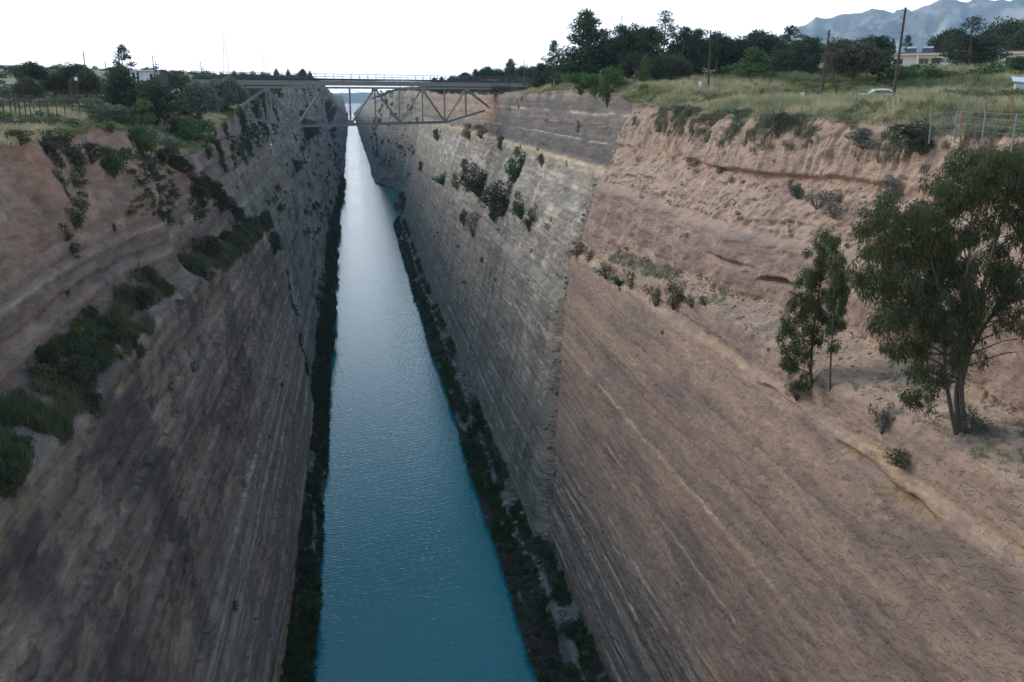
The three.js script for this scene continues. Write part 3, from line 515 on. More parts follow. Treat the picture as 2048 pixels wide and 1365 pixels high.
const T = {
  darkpine: [pineProto(13, 10.5, 13000, COL.pine), pineProto(10, 8, 9500, COL.pine, { low: 0.02, cone: 0 }), pineProto(9, 8, 9000, [...COL.pine, [0.06, 0.065, 0.04]], { low: 0.02, cone: 0 })],
  sparse: [pineProto(14, 7, 3600, [...COL.pine, [0.07, 0.065, 0.045]], { sparse: 1, low: 0.15, lw: 0.07, ll: 0.4 }), pineProto(9, 5, 3400, [...COL.pine, [0.07, 0.065, 0.045]], { sparse: 1, low: 0.06, lw: 0.07, ll: 0.36 })],
  young: [pineProto(6, 4.5, 6500, COL.pineB, { low: 0.05, lw: 0.08, ll: 0.34 }), pineProto(7, 4.5, 6500, [...COL.pine, ...COL.pineB], { low: 0.05, lw: 0.09 })],
  umbrella: [roundProto(8, 9, 7500, COL.pine, { low: 0.42 }), roundProto(9, 11, 8500, COL.pine, { low: 0.36, lumps: 22 })],
  round: [roundProto(6, 7, 6500, COL.dark, { low: 0.12, lumps: 20, flat: 0.9 }), roundProto(6, 6.5, 7500, COL.olive, { low: 0.1, lumps: 20, flat: 0.95 })],
  brush: [roundProto(7, 8, 8000, [...COL.dark, [0.085, 0.085, 0.04], [0.07, 0.06, 0.04]], { low: 0.08, lumps: 22, flat: 0.9 })],
};
const taken = new Set();
function plant(proto, pos, sx, sy, name, label, category, group) {
  const first = !taken.has(proto); taken.add(proto);
  const o = first ? proto : proto.clone(); if (!first) o.userData = {};
  o.position.copy(pos); o.scale.set(sx, sy, sx); o.rotation.y = rr(0, 6.28);
  return put(o, name, label, category, group);
}

// ---------------------------------------------------------------- railway bridge
{
  const steel = new THREE.MeshStandardMaterial({ color: C(0.215, 0.20, 0.19), roughness: 0.7, metalness: 0.1 }), dark = std(0.07, 0.075, 0.08, 0.8), stone = std(0.26, 0.23, 0.2, 0.95), deckM = std(0.10, 0.11, 0.12, 0.8);
  const A = atZ(593, 250, -222), B = atZ(890, 242.5, -247); A.y = B.y = 53.5;
  const ax = B.clone().sub(A); ax.y = 0; const PL = ax.length() / 6; ax.normalize(); const cr = V(0.05, 0, -1).normalize();   // the bridge is skewed: its second truss stands back along the canal
  const br = new THREE.Group(); br.position.copy(A);
  const N = (k, y, s) => ax.clone().multiplyScalar(k * PL).addScaledVector(cr, s * 3.2).setY(y);
  const TOP = 8.05;
  for (let s = 0; s < 2; s++) {
    for (let k = -1; k <= 7; k++) {
      const yb = k < 0 ? 1.1 : k > 6 ? 1.7 : 0;
      part(br, 'post', bar(N(k, yb, s), N(k, TOP, s), 0.22, 0.25), steel);
    }
    for (const [k0, k1] of [[0, -1], [0, 1], [2, 1], [2, 3], [4, 3], [4, 5], [6, 5], [6, 7]]) part(br, 'diagonal', bar(N(k0, 0.1, s), N(k1, TOP - 0.1, s), 0.27, 0.3), steel);
    part(br, 'diagonal', bar(N(-1, TOP - 0.1, s), N(-2.1, 3.2, s), 0.27, 0.3), steel); part(br, 'diagonal', bar(N(7, TOP - 0.1, s), N(8.1, 3.6, s), 0.27, 0.3), steel);
    part(br, 'top_chord', bar(N(-2.4, TOP, s), N(8.5, TOP, s), 0.4, 0.42), steel);
    for (let k = 0; k < 6; k += 2) part(br, 'bottom_chord', bar(N(k, 0, s), N(k + 2, 0, s), 0.42, 0.46), steel);
    part(br, 'bottom_chord', bar(N(0, 0, s), N(-1.75, 1.9, s), 0.38, 0.42), steel); part(br, 'bottom_chord', bar(N(6, 0, s), N(7.9, 2.7, s), 0.38, 0.42), steel);
    for (let k = -1; k <= 7; k++) { const low = k % 2 === 0, c = N(k, low ? 0.25 : TOP - 0.25, s), h = 0.62, w = 0.85, sh = new THREE.Shape(); const f = low ? 1 : -1; sh.moveTo(-w, -h * 0.6 * f); sh.lineTo(w, -h * 0.6 * f); sh.lineTo(w * 0.55, h * f); sh.lineTo(-w * 0.55, h * f); const g = new THREE.ExtrudeGeometry(sh, { depth: 0.5, bevelEnabled: false }).translate(0, 0, -0.25).rotateY(Math.atan2(-ax.z, ax.x)).translate(c.x, c.y, c.z); part(br, 'gusset_plate', g, steel); }
  }
  const bracing = []; for (let k = 0; k <= 6; k++) { bracing.push(bar(N(k, 0.02, 0), N(k, 0.02, 1), 0.2, 0.25)); if (k < 6) bracing.push(bar(N(k, 0, k % 2), N(k + 1, 0, 1 - k % 2), 0.14, 0.14)); }
  part(br, 'cross_bracing', mergeGeometries(bracing), steel);
  part(br, 'walkway', mergeGeometries([bar(N(0, 0.34, 0.15), N(6, 0.34, 0.15), 0.9, 0.08)]), dark);
  const wr = []; for (let k = 0; k <= 6.001; k += 0.25) wr.push(bar(N(k, 0.3, 0.02), N(k, 1.45, 0.02), 0.06)); for (const y of [0.9, 1.42]) wr.push(bar(N(0, y, 0.02), N(6, y, 0.02), 0.06)); for (const y of [0.9, 1.42]) { wr.push(bar(N(0, y, 0.02), N(-1.7, y + 1.9, 0.02), 0.05)); wr.push(bar(N(6, y, 0.02), N(7.8, y + 2.6, 0.02), 0.05)); }
  part(br, 'walkway_railing', mergeGeometries(wr), dark);
  for (const s of [0.12, 0.88]) part(br, 'deck_girder', bar(N(-3.3, TOP + 0.95, s), N(10.4, TOP + 0.95, s), 0.35, 1.0), steel);
  for (let k = -3.2; k <= 10.4; k += 1) part(br, 'girder_stiffener', bar(N(k, TOP + 0.42, 0.07), N(k, TOP + 1.5, 0.07), 0.16, 0.2), steel);
  const slp = []; for (let k = -3.3; k <= 10.4; k += 0.052) slp.push(bar(N(k, TOP + 1.62, -0.02), N(k, TOP + 1.62, 1.02), 0.2, 0.22)); const sl = part(br, 'sleepers', mergeGeometries(slp), dark); sl.userData.kind = 'stuff';
  for (const s of [0.33, 0.66]) part(br, 'rail', bar(N(-3.3, TOP + 1.82, s), N(10.4, TOP + 1.82, s), 0.1, 0.18), dark);
  part(br, 'cable_trough', bar(N(-3.3, TOP + 1.86, 0), N(10.4, TOP + 1.86, 0), 0.3, 0.16), dark);
  for (const s of [-0.02, 1.02]) { const g = []; for (let k = -3.2; k <= 10.3; k += 0.33) g.push(bar(N(k, TOP + 1.7, s), N(k, TOP + 2.95, s), 0.07)); for (const y of [2.35, 2.92]) g.push(bar(N(-3.2, TOP + y, s), N(10.3, TOP + y, s), 0.05)); part(br, 'railing', mergeGeometries(g), std(0.16, 0.13, 0.12, 0.8)); }
  for (const [k, w] of [[-3.4, 2.0], [9.5, 3.0]]) { const c = N(k, 1.5, 0.5); part(br, 'abutment', new THREE.BoxGeometry(w * 2.6, 12.4, 7).rotateY(Math.atan2(-ax.z, ax.x)).translate(c.x, c.y, c.z), stone); }
  put(br, 'railway_bridge', 'grey steel truss railway bridge spanning the canal in the middle distance', 'bridge');
}
// far arch bridge near the sea
{
  const g = new THREE.Group(), m = std(0.45, 0.47, 0.5, 0.7), c = atZ(703, 198, -2350), hw = 46; g.position.copy(c);
  part(g, 'deck', boxAt(0, 0, 0, 150, 1.6, 9), m);
  for (const z of [-4.2, 4.2]) { const pts = []; for (let i = 0; i <= 24; i++) { const t = i / 24 * 2 - 1; pts.push(V(t * hw, 18 * (1 - t * t) + 0.4, z)); } part(g, 'arch', limb(pts, 0.65, 0.65, 6), m); for (let i = -5; i <= 5; i++) { const t = i / 6; part(g, 'hanger', bar(V(t * hw, 0.8, z), V(t * hw, 18 * (1 - t * t) + 0.4, z), 0.12), m); } }
  put(g, 'arch_bridge', 'faint pale arch bridge far down the canal near the sea', 'bridge');
}

// ---------------------------------------------------------------- poles, wires, towers
const poleWood = std(0.07, 0.045, 0.035, 0.9), poleGrey = std(0.13, 0.125, 0.12, 0.9), iron = std(0.2, 0.2, 0.21, 0.6), pylonMat = std(0.5, 0.52, 0.55, 0.6);
function pole(px, D, py, lean, r, label, opt = {}) { // py: where its tip shows
  const b = onGround(px, D), top = topY(px, py, D), h = top - b.y, g = new THREE.Group(); g.position.copy(b);
  part(g, 'shaft', limb([V(0, -0.6, 0), V(lean * h * 0.5, h * 0.5, 0), V(lean * h, h, 0)], r, r * 0.68, 9), opt.mat || poleWood);
  if (opt.pins) for (let i = 0; i < opt.pins; i++) { const y = h - 0.35 - i * 0.75, x = lean * y; part(g, 'insulator_bracket', mergeGeometries([bar(V(x, y, 0), V(x - 0.34, y, 0), 0.05), bar(V(x - 0.34, y - 0.05, 0), V(x - 0.34, y + 0.22, 0), 0.11)]), iron); }
  if (opt.cross) part(g, 'crossarm', bar(V(lean * h * 0.9 - 0.8, h * 0.9, 0), V(lean * h * 0.9 + 0.8, h * 0.9, 0), 0.1), opt.mat || poleWood);
  if (opt.brace) part(g, 'brace', limb([V(lean * h * 0.93, h * 0.86, 0), V(opt.brace, -0.6, 0.3)], r * 0.75, r * 0.75, 8), poleWood);
  if (opt.head) part(g, 'lamp_head', new THREE.SphereGeometry(0.22, 10, 8).scale(1, 1.2, 1).translate(lean * h, h + 0.1, 0), std(0.7, 0.7, 0.7, 0.5));
  put(g, 'utility_pole', label, 'pole'); return b.clone().add(V(lean * h, h, 0));
}
const tipA = pole(1787, 118, 15, 0.055, 0.17, 'tallest wooden pole, leaning right, beside the pale house', { pins: 4 });
const tipB = pole(1643, 128, 60, 0.05, 0.17, 'wooden pole with a slanting brace pole at its side', { pins: 2, brace: 2.2 });
const tipC = pole(1416, 140, 60, 0.0, 0.14, 'upright wooden pole in the grass in front of the dark pines', { pins: 1 });
pole(1148, 190, 120, 0, 0.11, 'short pole standing before the tallest dark pine', { mat: poleGrey });
pole(1048, 265, 121, 0, 0.12, 'thin pole above the right end of the railway bridge', { mat: poleGrey });
pole(1018, 262, 118, 0.02, 0.12, 'dark pole at the right end of the railway bridge deck', {});
pole(177, 190, 102, -0.03, 0.11, 'thin bare pole rising behind the round trees on the left', {});
pole(218, 205, 122, -0.03, 0.10, 'thin pole between the round trees and the white house', {});
pole(311, 250, 111, 0, 0.12, 'pole with no crossarm right beside the white house', {});
pole(316.5, 252, 122, 0, 0.12, 'pole with a crossarm right beside the white house', { cross: 1 });
pole(156, 148, 160, -0.02, 0.09, 'dark post with a white lamp head behind the left fence', { head: 1 });
pole(27, 120, 167, -0.03, 0.08, 'thin dark post at the far left behind the fence', {});
function wire(a, b, sag, label) { const pts = []; for (let i = 0; i <= 12; i++) { const t = i / 12, p = a.clone().lerp(b, t); p.y -= sag * 4 * t * (1 - t); pts.push(p); } put(new THREE.Mesh(limb(pts, 0.012, 0.012, 4), std(0.1, 0.1, 0.1, 0.6)), 'overhead_wire', label, 'wire'); }
wire(tipA.clone().add(V(0, -0.5, 0)), tipB.clone().add(V(0, -0.4, 0)), 0.5, 'overhead wire between the tallest pole and the braced pole');
wire(tipB.clone().add(V(0, -0.4, 0)), tipC.clone().add(V(0, -0.3, 0)), 0.6, 'overhead wire between the braced pole and the upright pole');
{ const g = onGround(1500, 118); wire(tipB.clone().add(V(0, -1.6, 0)), g, 0, 'slanting guy wire from the braced pole down to the grass'); }
function pylon(px, D, py, label, h = 46) {
  const b = onGround(px, D), top = topY(px, py, D); const g = new THREE.Group(); g.position.set(b.x, top - h, b.z); const w0 = 3.6, w1 = 0.7, body = [], W = t => w0 + (w1 - w0) * Math.min(1, t * 1.15);
  const q = (t, i) => V((i === 0 || i === 3 ? -1 : 1) * W(t), h * t, (i < 2 ? -1 : 1) * W(t));
  for (let i = 0; i < 4; i++) { body.push(bar(q(0, i), q(0.87, i), 0.13), bar(q(0.87, i), V(0, h, 0), 0.1)); for (let k = 0; k < 9; k++) { const j = (i + 1) % 4; body.push(bar(q(k / 10, i), q((k + 1) / 10, j), 0.06), bar(q(k / 10, j), q((k + 1) / 10, i), 0.06)); } }
  part(g, 'lattice_mast', mergeGeometries(body), pylonMat);
  for (const [t, l] of [[0.72, 6], [0.83, 5], [0.93, 4]]) part(g, 'crossarm', mergeGeometries([bar(V(-l, h * t, 0), V(l, h * t, 0), 0.12), bar(V(-l, h * t, 0), V(0, h * t + 1.6, 0), 0.08), bar(V(l, h * t, 0), V(0, h * t + 1.6, 0), 0.08)]), pylonMat);
  put(g, 'transmission_tower', label, 'tower');
}
pylon(455, 900, 66, 'faint tall lattice transmission tower left of the railway bridge', 50);
pylon(531, 1150, 104, 'faint shorter lattice transmission tower above the railway bridge', 46);
pylon(1240, 700, 27, 'faint lattice transmission tower above the dark pines on the right', 52);

// ---------------------------------------------------------------- houses
const glass = new THREE.MeshStandardMaterial({ color: C(0.03, 0.035, 0.04), roughness: 0.15 });
{ // pale house on the right
  const g = new THREE.Group(), wall = std(0.70, 0.66, 0.52, 0.9), white = std(0.78, 0.78, 0.76, 0.8), tiles = std(0.42, 0.16, 0.10, 0.9), shutter = std(0.20, 0.12, 0.07, 0.7);
  const D = 235, b = onGround(1905, D), y0 = topY(1905, 172, D); g.position.set(b.x, Math.min(b.y, y0), b.z); const base = g.position.y, yr = topY(1905, 138, D) - base; // yr: balcony floor
  const d = ray(1905, 190); g.rotation.y = -Math.atan2(d.x, -d.z) - 0.10;
  const u = D / FPX * 1.08, L = (px) => (px - 1905) * u; // along the front
  part(g, 'wall', boxAt((L(1804) + L(2035)) / 2, (yr + 2.9) / 2 - 0.5, -4.6, L(2035) - L(1804), yr + 2.9 + 1, 9), wall);
  const slab = part(g, 'roof', mergeGeometries([boxAt((L(1795) + L(2040)) / 2, yr + 3.05, -4.2, L(2040) - L(1795), 0.3, 11.4)]), white);
  part(slab, 'tile_edge', boxAt((L(1795) + L(2040)) / 2, yr + 3.3, -4.2, L(2040) - L(1795) + 0.1, 0.2, 11.6), tiles);
  part(g, 'balcony', boxAt((L(1797) + L(1910)) / 2, yr - 0.15, 0.7, L(1910) - L(1797), 0.3, 1.6), white);
  const rails = []; for (let px = 1799; px <= 1908; px += 1.6) rails.push(boxAt(L(px), yr + 0.5, 1.42, 0.04, 1.0, 0.04)); rails.push(boxAt((L(1797) + L(1910)) / 2, yr + 1.02, 1.42, L(1910) - L(1797), 0.06, 0.06)); part(g, 'balcony_railing', mergeGeometries(rails), std(0.5, 0.5, 0.5, 0.6));
  for (const px of [1804, 1846]) part(g, 'pillar', boxAt(L(px) + 0.15, yr + 1.45, 1.2, 0.3, 2.9, 0.3), white);
  for (const [px, w] of [[1815, 2.0], [1856, 1.9], [1875, 1.8], [1985, 1.5], [2010, 1.4]]) { const f = part(g, 'balcony_door', boxAt(L(px), yr + 1.12, -0.07, w, 2.24, 0.12), shutter); part(f, 'pane', boxAt(L(px) - w * 0.24, yr + 1.2, 0, w * 0.3, 1.7, 0.06), glass); part(f, 'pane', boxAt(L(px) + w * 0.24, yr + 1.2, 0, w * 0.3, 1.7, 0.06), glass); }
  part(g, 'rolled_shutter', boxAt(L(1831), yr + 1.3, -0.06, 1.7, 1.5, 0.1), std(0.72, 0.68, 0.56, 0.8));
  for (const px of [1832, 1858]) { const h = part(g, 'solar_heater', new THREE.CylinderGeometry(0.32, 0.32, 2.0, 14).rotateZ(Math.PI / 2).translate(L(px), yr + 4.5, -3.6), std(0.6, 0.6, 0.62, 0.3, 0.4)); part(h, 'panel', new THREE.BoxGeometry(2.2, 0.08, 1.7).rotateX(0.6).translate(L(px), yr + 3.95, -2.5), std(0.03, 0.04, 0.06, 0.3)); }
  part(g, 'stair_hut', boxAt(L(1907), yr + 4.2, -4, 2.6, 1.7, 2.6), white); part(g, 'chimney', boxAt(L(2020), yr + 4.3, -3, 0.8, 2.1, 0.8), white);
  part(g, 'antenna', mergeGeometries([boxAt(L(1847), yr + 5.0, -5, 0.06, 3.6, 0.06), boxAt(L(1847), yr + 6.6, -5, 1.2, 0.05, 0.05), boxAt(L(1847), yr + 6.3, -5, 0.8, 0.05, 0.05)]), iron);
  put(g, 'house', 'pale yellow house with balcony and red-edged flat roof behind the right trees', 'house');
}
{ // white house far left
  const g = new THREE.Group(), white = std(0.72, 0.74, 0.78, 0.85), D = 270, b = onGround(287, D), u = D / FPX; g.position.copy(b); const d = ray(287, 190); g.rotation.y = -Math.atan2(d.x, -d.z) + 0.15;
  const top = topY(287, 140, D) - b.y, mid = top - 3.2;
  part(g, 'wall', boxAt(0.6, mid / 2 - 0.4, -3, 5.4, mid + 0.8, 6), white);
  part(g, 'upper_wall', boxAt(0.9, mid + 1.45, -3.4, 3.9, 2.9, 5), white); part(g, 'roof', boxAt(0, top - 0.12, -2.6, 5.8, 0.28, 7), white);
  for (const x of [-2.6, -1.5]) part(g, 'porch_pillar', boxAt(x, mid + 1.45, 0.3, 0.28, 2.9, 0.28), white); part(g, 'porch_floor', boxAt(-1.2, mid - 0.02, -1.2, 3.6, 0.25, 3.6), white);
  part(g, 'porch_screen', boxAt(-1.3, mid + 1.4, -0.6, 1.3, 2.4, 0.1), std(0.05, 0.08, 0.06, 0.8));
  const wdw = part(g, 'window', boxAt(2.3, mid + 1.5, -0.86, 0.7, 1.7, 0.1), std(0.15, 0.15, 0.16, 0.7)); part(wdw, 'pane', boxAt(2.3, mid + 1.5, -0.79, 0.55, 1.5, 0.05), glass);
  put(g, 'house', 'small white two-storey house with flat roof on the left skyline', 'house');
}
{ const D = 232, b = onGround(328, D), g = new THREE.Group(), m = std(0.07, 0.075, 0.085, 0.8); g.position.copy(b); const top = topY(328, 150, D) - b.y; part(g, 'panel', boxAt(0, top - 1.2, 0, 2.2, 2.4, 0.15), m); for (const x of [-0.9, 0.9]) part(g, 'post', boxAt(x, top / 2 - 0.9, -0.16, 0.14, top + 1.2, 0.14), m); put(g, 'sign_board', 'dark blank sign board on posts right of the white house', 'sign'); }
{ // white car behind the grass
  const D = 122, b = onGround(1757, D), g = new THREE.Group(), paint = new THREE.MeshPhysicalMaterial({ color: C(0.78, 0.8, 0.82), roughness: 0.35, clearcoat: 0.6 }); g.position.copy(b); g.rotation.y = -0.3;
  const sh = new THREE.Shape(); sh.moveTo(-2.0, 0.35); sh.lineTo(-2.02, 0.85); sh.lineTo(-1.85, 0.98); sh.lineTo(-1.05, 1.02); sh.lineTo(-0.55, 1.44); sh.quadraticCurveTo(0.2, 1.56, 1.0, 1.46); sh.lineTo(1.7, 1.05); sh.lineTo(2.0, 0.95); sh.lineTo(2.03, 0.35); sh.lineTo(-2.0, 0.35);
  part(g, 'body', new THREE.ExtrudeGeometry(sh, { depth: 1.5, bevelEnabled: true, bevelSize: 0.08, bevelThickness: 0.1, bevelSegments: 3 }).translate(0, 0, -0.75), paint);
  const wn = new THREE.Shape(); wn.moveTo(-0.9, 1.04); wn.lineTo(-0.5, 1.38); wn.lineTo(0.95, 1.4); wn.lineTo(1.45, 1.06); for (const z of [0.84, -0.89]) part(g, 'window', new THREE.ExtrudeGeometry(wn, { depth: 0.04, bevelEnabled: false }).translate(0, 0, z), glass);
  for (const x of [-1.25, 1.25]) for (const z of [-0.72, 0.72]) { const w = part(g, 'wheel', new THREE.CylinderGeometry(0.32, 0.32, 0.22, 20).rotateX(Math.PI / 2).translate(x, 0.32, z), std(0.02, 0.02, 0.02, 0.9)); part(w, 'rim', new THREE.CylinderGeometry(0.19, 0.19, 0.24, 14).rotateX(Math.PI / 2).translate(x, 0.32, z), iron); }
  put(g, 'parked_car', 'white car half hidden in tall grass beside the tallest pole', 'car');
}
{ const D = 118, b = onGround(2042, D), g = new THREE.Group(), m = std(0.75, 0.77, 0.8, 0.7); g.position.copy(b); g.rotation.y = -0.5; const top = topY(2042, 158, D) - b.y; part(g, 'wall', boxAt(0, top / 2 - 0.6, 0, 1.3, top + 0.2, 1.2), std(0.5, 0.5, 0.5, 0.9)); part(g, 'roof', new THREE.BoxGeometry(1.9, 0.08, 1.7).rotateZ(-0.12).rotateX(0.28).translate(0, top - 0.1, 0), m); put(g, 'shed', 'low shed with a white sloping roof at the right edge', 'shed'); }
function marker(px, D, h, label) { const b = onGround(px, D), g = new THREE.Group(); g.position.copy(b); part(g, 'post', boxAt(0, h / 2 - 0.2, 0, 0.12, h + 0.4, 0.12), std(0.55, 0.55, 0.55, 0.8)); part(g, 'plate', boxAt(0, h - 0.3, 0.08, 0.42, 0.62, 0.04), std(0.78, 0.78, 0.76, 0.7)); put(g, 'marker_post', label, 'marker'); }
marker(1604, 112, 1.5, 'white marker post in the grass left of the braced pole'); marker(1399, 138, 1.7, 'white marker post in the grass beside the upright pole');
{ const p = hit(1912, 262), g = new THREE.Group(), m = std(0.33, 0.30, 0.26, 0.95); g.position.set(p.x + 0.4, p.y - 0.2, p.z); g.rotation.y = 1.05; part(g, 'slab', boxAt(0, 0, 0, 2.2, 1.3, 0.5), m); part(g, 'end_block', boxAt(1.0, 0.1, 0.35, 0.3, 1.4, 0.9), std(0.22, 0.2, 0.18, 0.95)); put(g, 'concrete_headwall', 'short concrete headwall set in the rim below the right fence', 'wall'); }

// ---------------------------------------------------------------- fences
function fence(list, h, mat, label, wireMat, opt = {}) {
  const g = new THREE.Group(), b0 = onGround(list[0][0], list[0][1]); g.position.copy(b0); let prev = null;
  for (const [px, D, hh] of list) {
    const b = onGround(px, D).sub(b0), H = hh || h; const q = part(g, 'post', bar(V(b.x, b.y - 0.4, b.z), V(b.x + rr(-0.08, 0.08), b.y + H, b.z), opt.thin || 0.1), mat);
    if (prev) { const w = []; for (const f of [0.25, 0.5, 0.75, 0.97]) w.push(bar(V(prev.x, prev.y + h * f, prev.z), V(b.x, b.y + h * f, b.z), 0.012)); if (opt.mesh) { const n = 14; for (let i = 0; i < n; i++) { const u = prev.clone().lerp(b, i / n), v = prev.clone().lerp(b, (i + 1) / n); w.push(bar(V(u.x, u.y + 0.1, u.z), V(v.x, v.y + h * 0.97, v.z), 0.003), bar(V(u.x, u.y + h * 0.97, u.z), V(v.x, v.y + 0.1, v.z), 0.003)); } } part(g, 'wire', mergeGeometries(w), wireMat); }
    prev = b;
  }
  if (opt.brace) for (const [px, D, dx] of opt.brace) { const b = onGround(px, D).sub(b0); part(g, 'brace', bar(V(b.x, b.y + h * 0.8, b.z), V(b.x + dx, b.y - 0.3, b.z + 0.3), 0.07), mat); }
  put(g, 'fence', label, 'fence');
}
const rusty = std(0.09, 0.07, 0.06, 0.9), galv = std(0.20, 0.20, 0.21, 0.7), orangeRust = std(0.28, 0.12, 0.05, 0.9);
fence([-14, 2.5, 17, 35, 46, 57, 76, 93, 110, 126, 141, 156, 169, 181, 192, 205, 217].map((px, i) => [px, 88 + i * 4.6]), 2.4, rusty, 'dark post and wire fence along the left rim', rusty, { brace: [[57, 113, 0.9]] });
fence([[1868, 64], [1919, 62], [1974, 58], [2036, 54], [2100, 50]], 1.35, galv, 'wire mesh fence with pale metal posts near the right edge', galv, { mesh: 1, thin: 0.055 });
fence([[1930, 70, 1.5], [1974, 76, 1.5], [2028, 74, 1.7], [2090, 72]], 1.4, orangeRust, 'fence of rusty orange posts behind the pale metal posts', galv, { thin: 0.07 });

// ---------------------------------------------------------------- trees on the plateau
function treePx(proto, h0, w0, px, D, topPy, wpx, name, label, category, group) {
  const b = onGround(px, D), h = topY(px, topPy, D) - b.y, w = wpx * D / FPX; b.y -= 0.15;
  return plant(proto, b, w / w0, h / h0, name, label, category || 'tree', group);
}
const pr = (k, i) => T[k][i % T[k].length];
treePx(pr('darkpine', 0), 13, 10.5, 1172, 178, 24, 122, 'pine_tree', 'tallest dark dense pine at the left end of the right tree row');
treePx(pr('darkpine', 1), 10, 8, 1246, 176, 58, 72, 'pine_tree', 'dark pine just right of the tallest dense pine');
treePx(pr('darkpine', 2), 9, 8, 1292, 182, 62, 74, 'pine_tree', 'dark round-topped pine left of the tallest see-through pine');
treePx(pr('sparse', 0), 14, 7, 1322, 172, 22, 92, 'pine_tree', 'tallest see-through pine with thin needles and visible trunk');
treePx(pr('sparse', 1), 9, 5, 1362, 170, 55, 70, 'pine_tree', 'thin see-through pine right of the tallest see-through pine');
treePx(pr('darkpine', 1), 10, 8, 1388, 172, 64, 70, 'pine_tree', 'mid-green pine just left of the upright wooden pole');
treePx(pr('darkpine', 2), 9, 8, 1352, 178, 92, 70, 'pine_tree', 'low dull pine under the two see-through pines');
treePx(pr('umbrella', 0), 8, 9, 1431, 190, 66, 66, 'pine_tree', 'flat-topped dark pine just right of the upright wooden pole');
treePx(pr('umbrella', 1), 9, 11, 1468, 196, 76, 60, 'pine_tree', 'lower flat-topped dark pine between two taller flat-topped pines');
treePx(pr('umbrella', 0), 8, 9, 1514, 196, 63, 90, 'pine_tree', 'broad flat-topped dark pine behind the yellow-green young pine');
treePx(pr('young', 0), 6, 4.5, 1506, 150, 100, 76, 'pine_tree', 'yellow-green young pine in front of the flat-topped pines');
treePx(pr('sparse', 1), 9, 5, 1574, 160, 52, 84, 'pine_tree', 'thin brownish pine with a spindly top left of the braced pole');
treePx(pr('darkpine', 2), 9, 8, 1588, 175, 92, 80, 'pine_tree', 'low dark pine behind the spindly-topped pine');
treePx(pr('darkpine', 1), 10, 8, 1618, 178, 78, 60, 'pine_tree', 'narrow dark pine just left of the braced pole');
treePx(pr('umbrella', 1), 9, 11, 1678, 205, 75, 66, 'pine_tree', 'flat-topped dark pine behind the big round brush tree');
treePx(T.brush[0], 7, 8, 1700, 150, 82, 134, 'tree', 'big round dull-green tree between the braced pole and tallest pole');
treePx(pr('darkpine', 2), 9, 8, 1745, 185, 76, 66, 'pine_tree', 'dark pine right behind the big round dull-green tree');
treePx(pr('sparse', 1), 9, 5, 1776, 250, 79, 26, 'pine_tree', 'thin distant pine against the mountain left of the tallest pole');
treePx(pr('sparse', 1), 9, 5, 1806, 260, 72, 34, 'pine_tree', 'distant pine against the mountain just right of the tallest pole');
treePx(pr('umbrella', 0), 8, 9, 1892, 275, 60, 72, 'pine_tree', 'dark flat-topped pine behind the roof of the pale house');
treePx(pr('sparse', 0), 14, 7, 1936, 185, 34, 120, 'pine_tree', 'large brownish pine standing in front of the pale house');
treePx(pr('darkpine', 2), 9, 8, 1940, 190, 76, 100, 'pine_tree', 'thick lower dark pine hiding the middle of the pale house');
treePx(pr('umbrella', 1), 9, 11, 2008, 270, 36, 92, 'pine_tree', 'broad dark pine above the right wing of the pale house');
treePx(pr('umbrella', 0), 8, 9, 2046, 245, 52, 60, 'pine_tree', 'dark pine at the right edge above the pale house');
treePx(pr('sparse', 1), 9, 5, 1104, 200, 82, 56, 'pine_tree', 'small thin pine left of the tallest dark dense pine');
treePx(pr('young', 1), 7, 4.5, 1084, 215, 128, 40, 'pine_tree', 'low dull pine near the right end of the railway bridge');
treePx(pr('young', 0), 6, 4.5, 1289, 158, 116, 34, 'pine_tree', 'small bright green pine before the dark tree row');
treePx(pr('young', 1), 7, 4.5, 1313, 160, 116, 46, 'pine_tree', 'small mid-green pine beside the small bright green pine');
treePx(pr('young', 0), 6, 4.5, 2030, 175, 114, 60, 'pine_tree', 'bright green tree before the right wing of the pale house');

treePx(pr('darkpine', 2), 9, 8, 1215, 186, 84, 70, 'pine_tree', 'dark pine filling the gap between the two leftmost dark pines');
treePx(T.brush[0], 7, 8, 1340, 164, 108, 80, 'tree', 'dull olive-brown bushy tree under the tallest see-through pine');
treePx(T.brush[0], 7, 8, 1272, 172, 104, 70, 'tree', 'dull bushy tree behind the small bright green pine');
treePx(T.brush[0], 7, 8, 1570, 166, 98, 84, 'tree', 'dull brownish bushy tree under the spindly-topped pine');
treePx(pr('darkpine', 1), 10, 8, 1450, 200, 92, 90, 'pine_tree', 'dark low pine mass behind the bush beside the upright pole');
treePx(pr('darkpine', 2), 9, 8, 1520, 200, 96, 90, 'pine_tree', 'dark low pine mass right behind the yellow-green young pine');
// left plateau
treePx(pr('umbrella', 0), 8, 9, 66, 185, 124, 58, 'pine_tree', 'wind-swept pine at the far left of the skyline');
treePx(pr('round', 0), 6, 7, 110, 195, 146, 50, 'tree', 'low dark tree between two taller trees on the left skyline');
treePx(pr('umbrella', 1), 9, 11, 155, 195, 125, 58, 'pine_tree', 'dark round-topped pine on the left skyline');
treePx(pr('round', 0), 6, 7, 171, 172, 140, 52, 'tree', 'dense dark green round tree in front of the round-topped pine');
treePx(pr('round', 0), 6, 7, 55, 160, 156, 48, 'tree', 'dark bushy tree under the wind-swept pine');
function treeHit(proto, h0, w0, px, py, topPy, wpx, name, label) { const p = hit(px, py), D = Math.hypot(p.x, p.z), h = (py - topPy) * D / FPX; p.y -= 0.2; return plant(proto, p, wpx * D / FPX / w0, h / h0, name, label, 'tree'); }
treeHit(pr('sparse', 1), 9, 5, 250, 214, 106, 62, 'pine_tree', 'tall thin pine on the left rim before the white house');
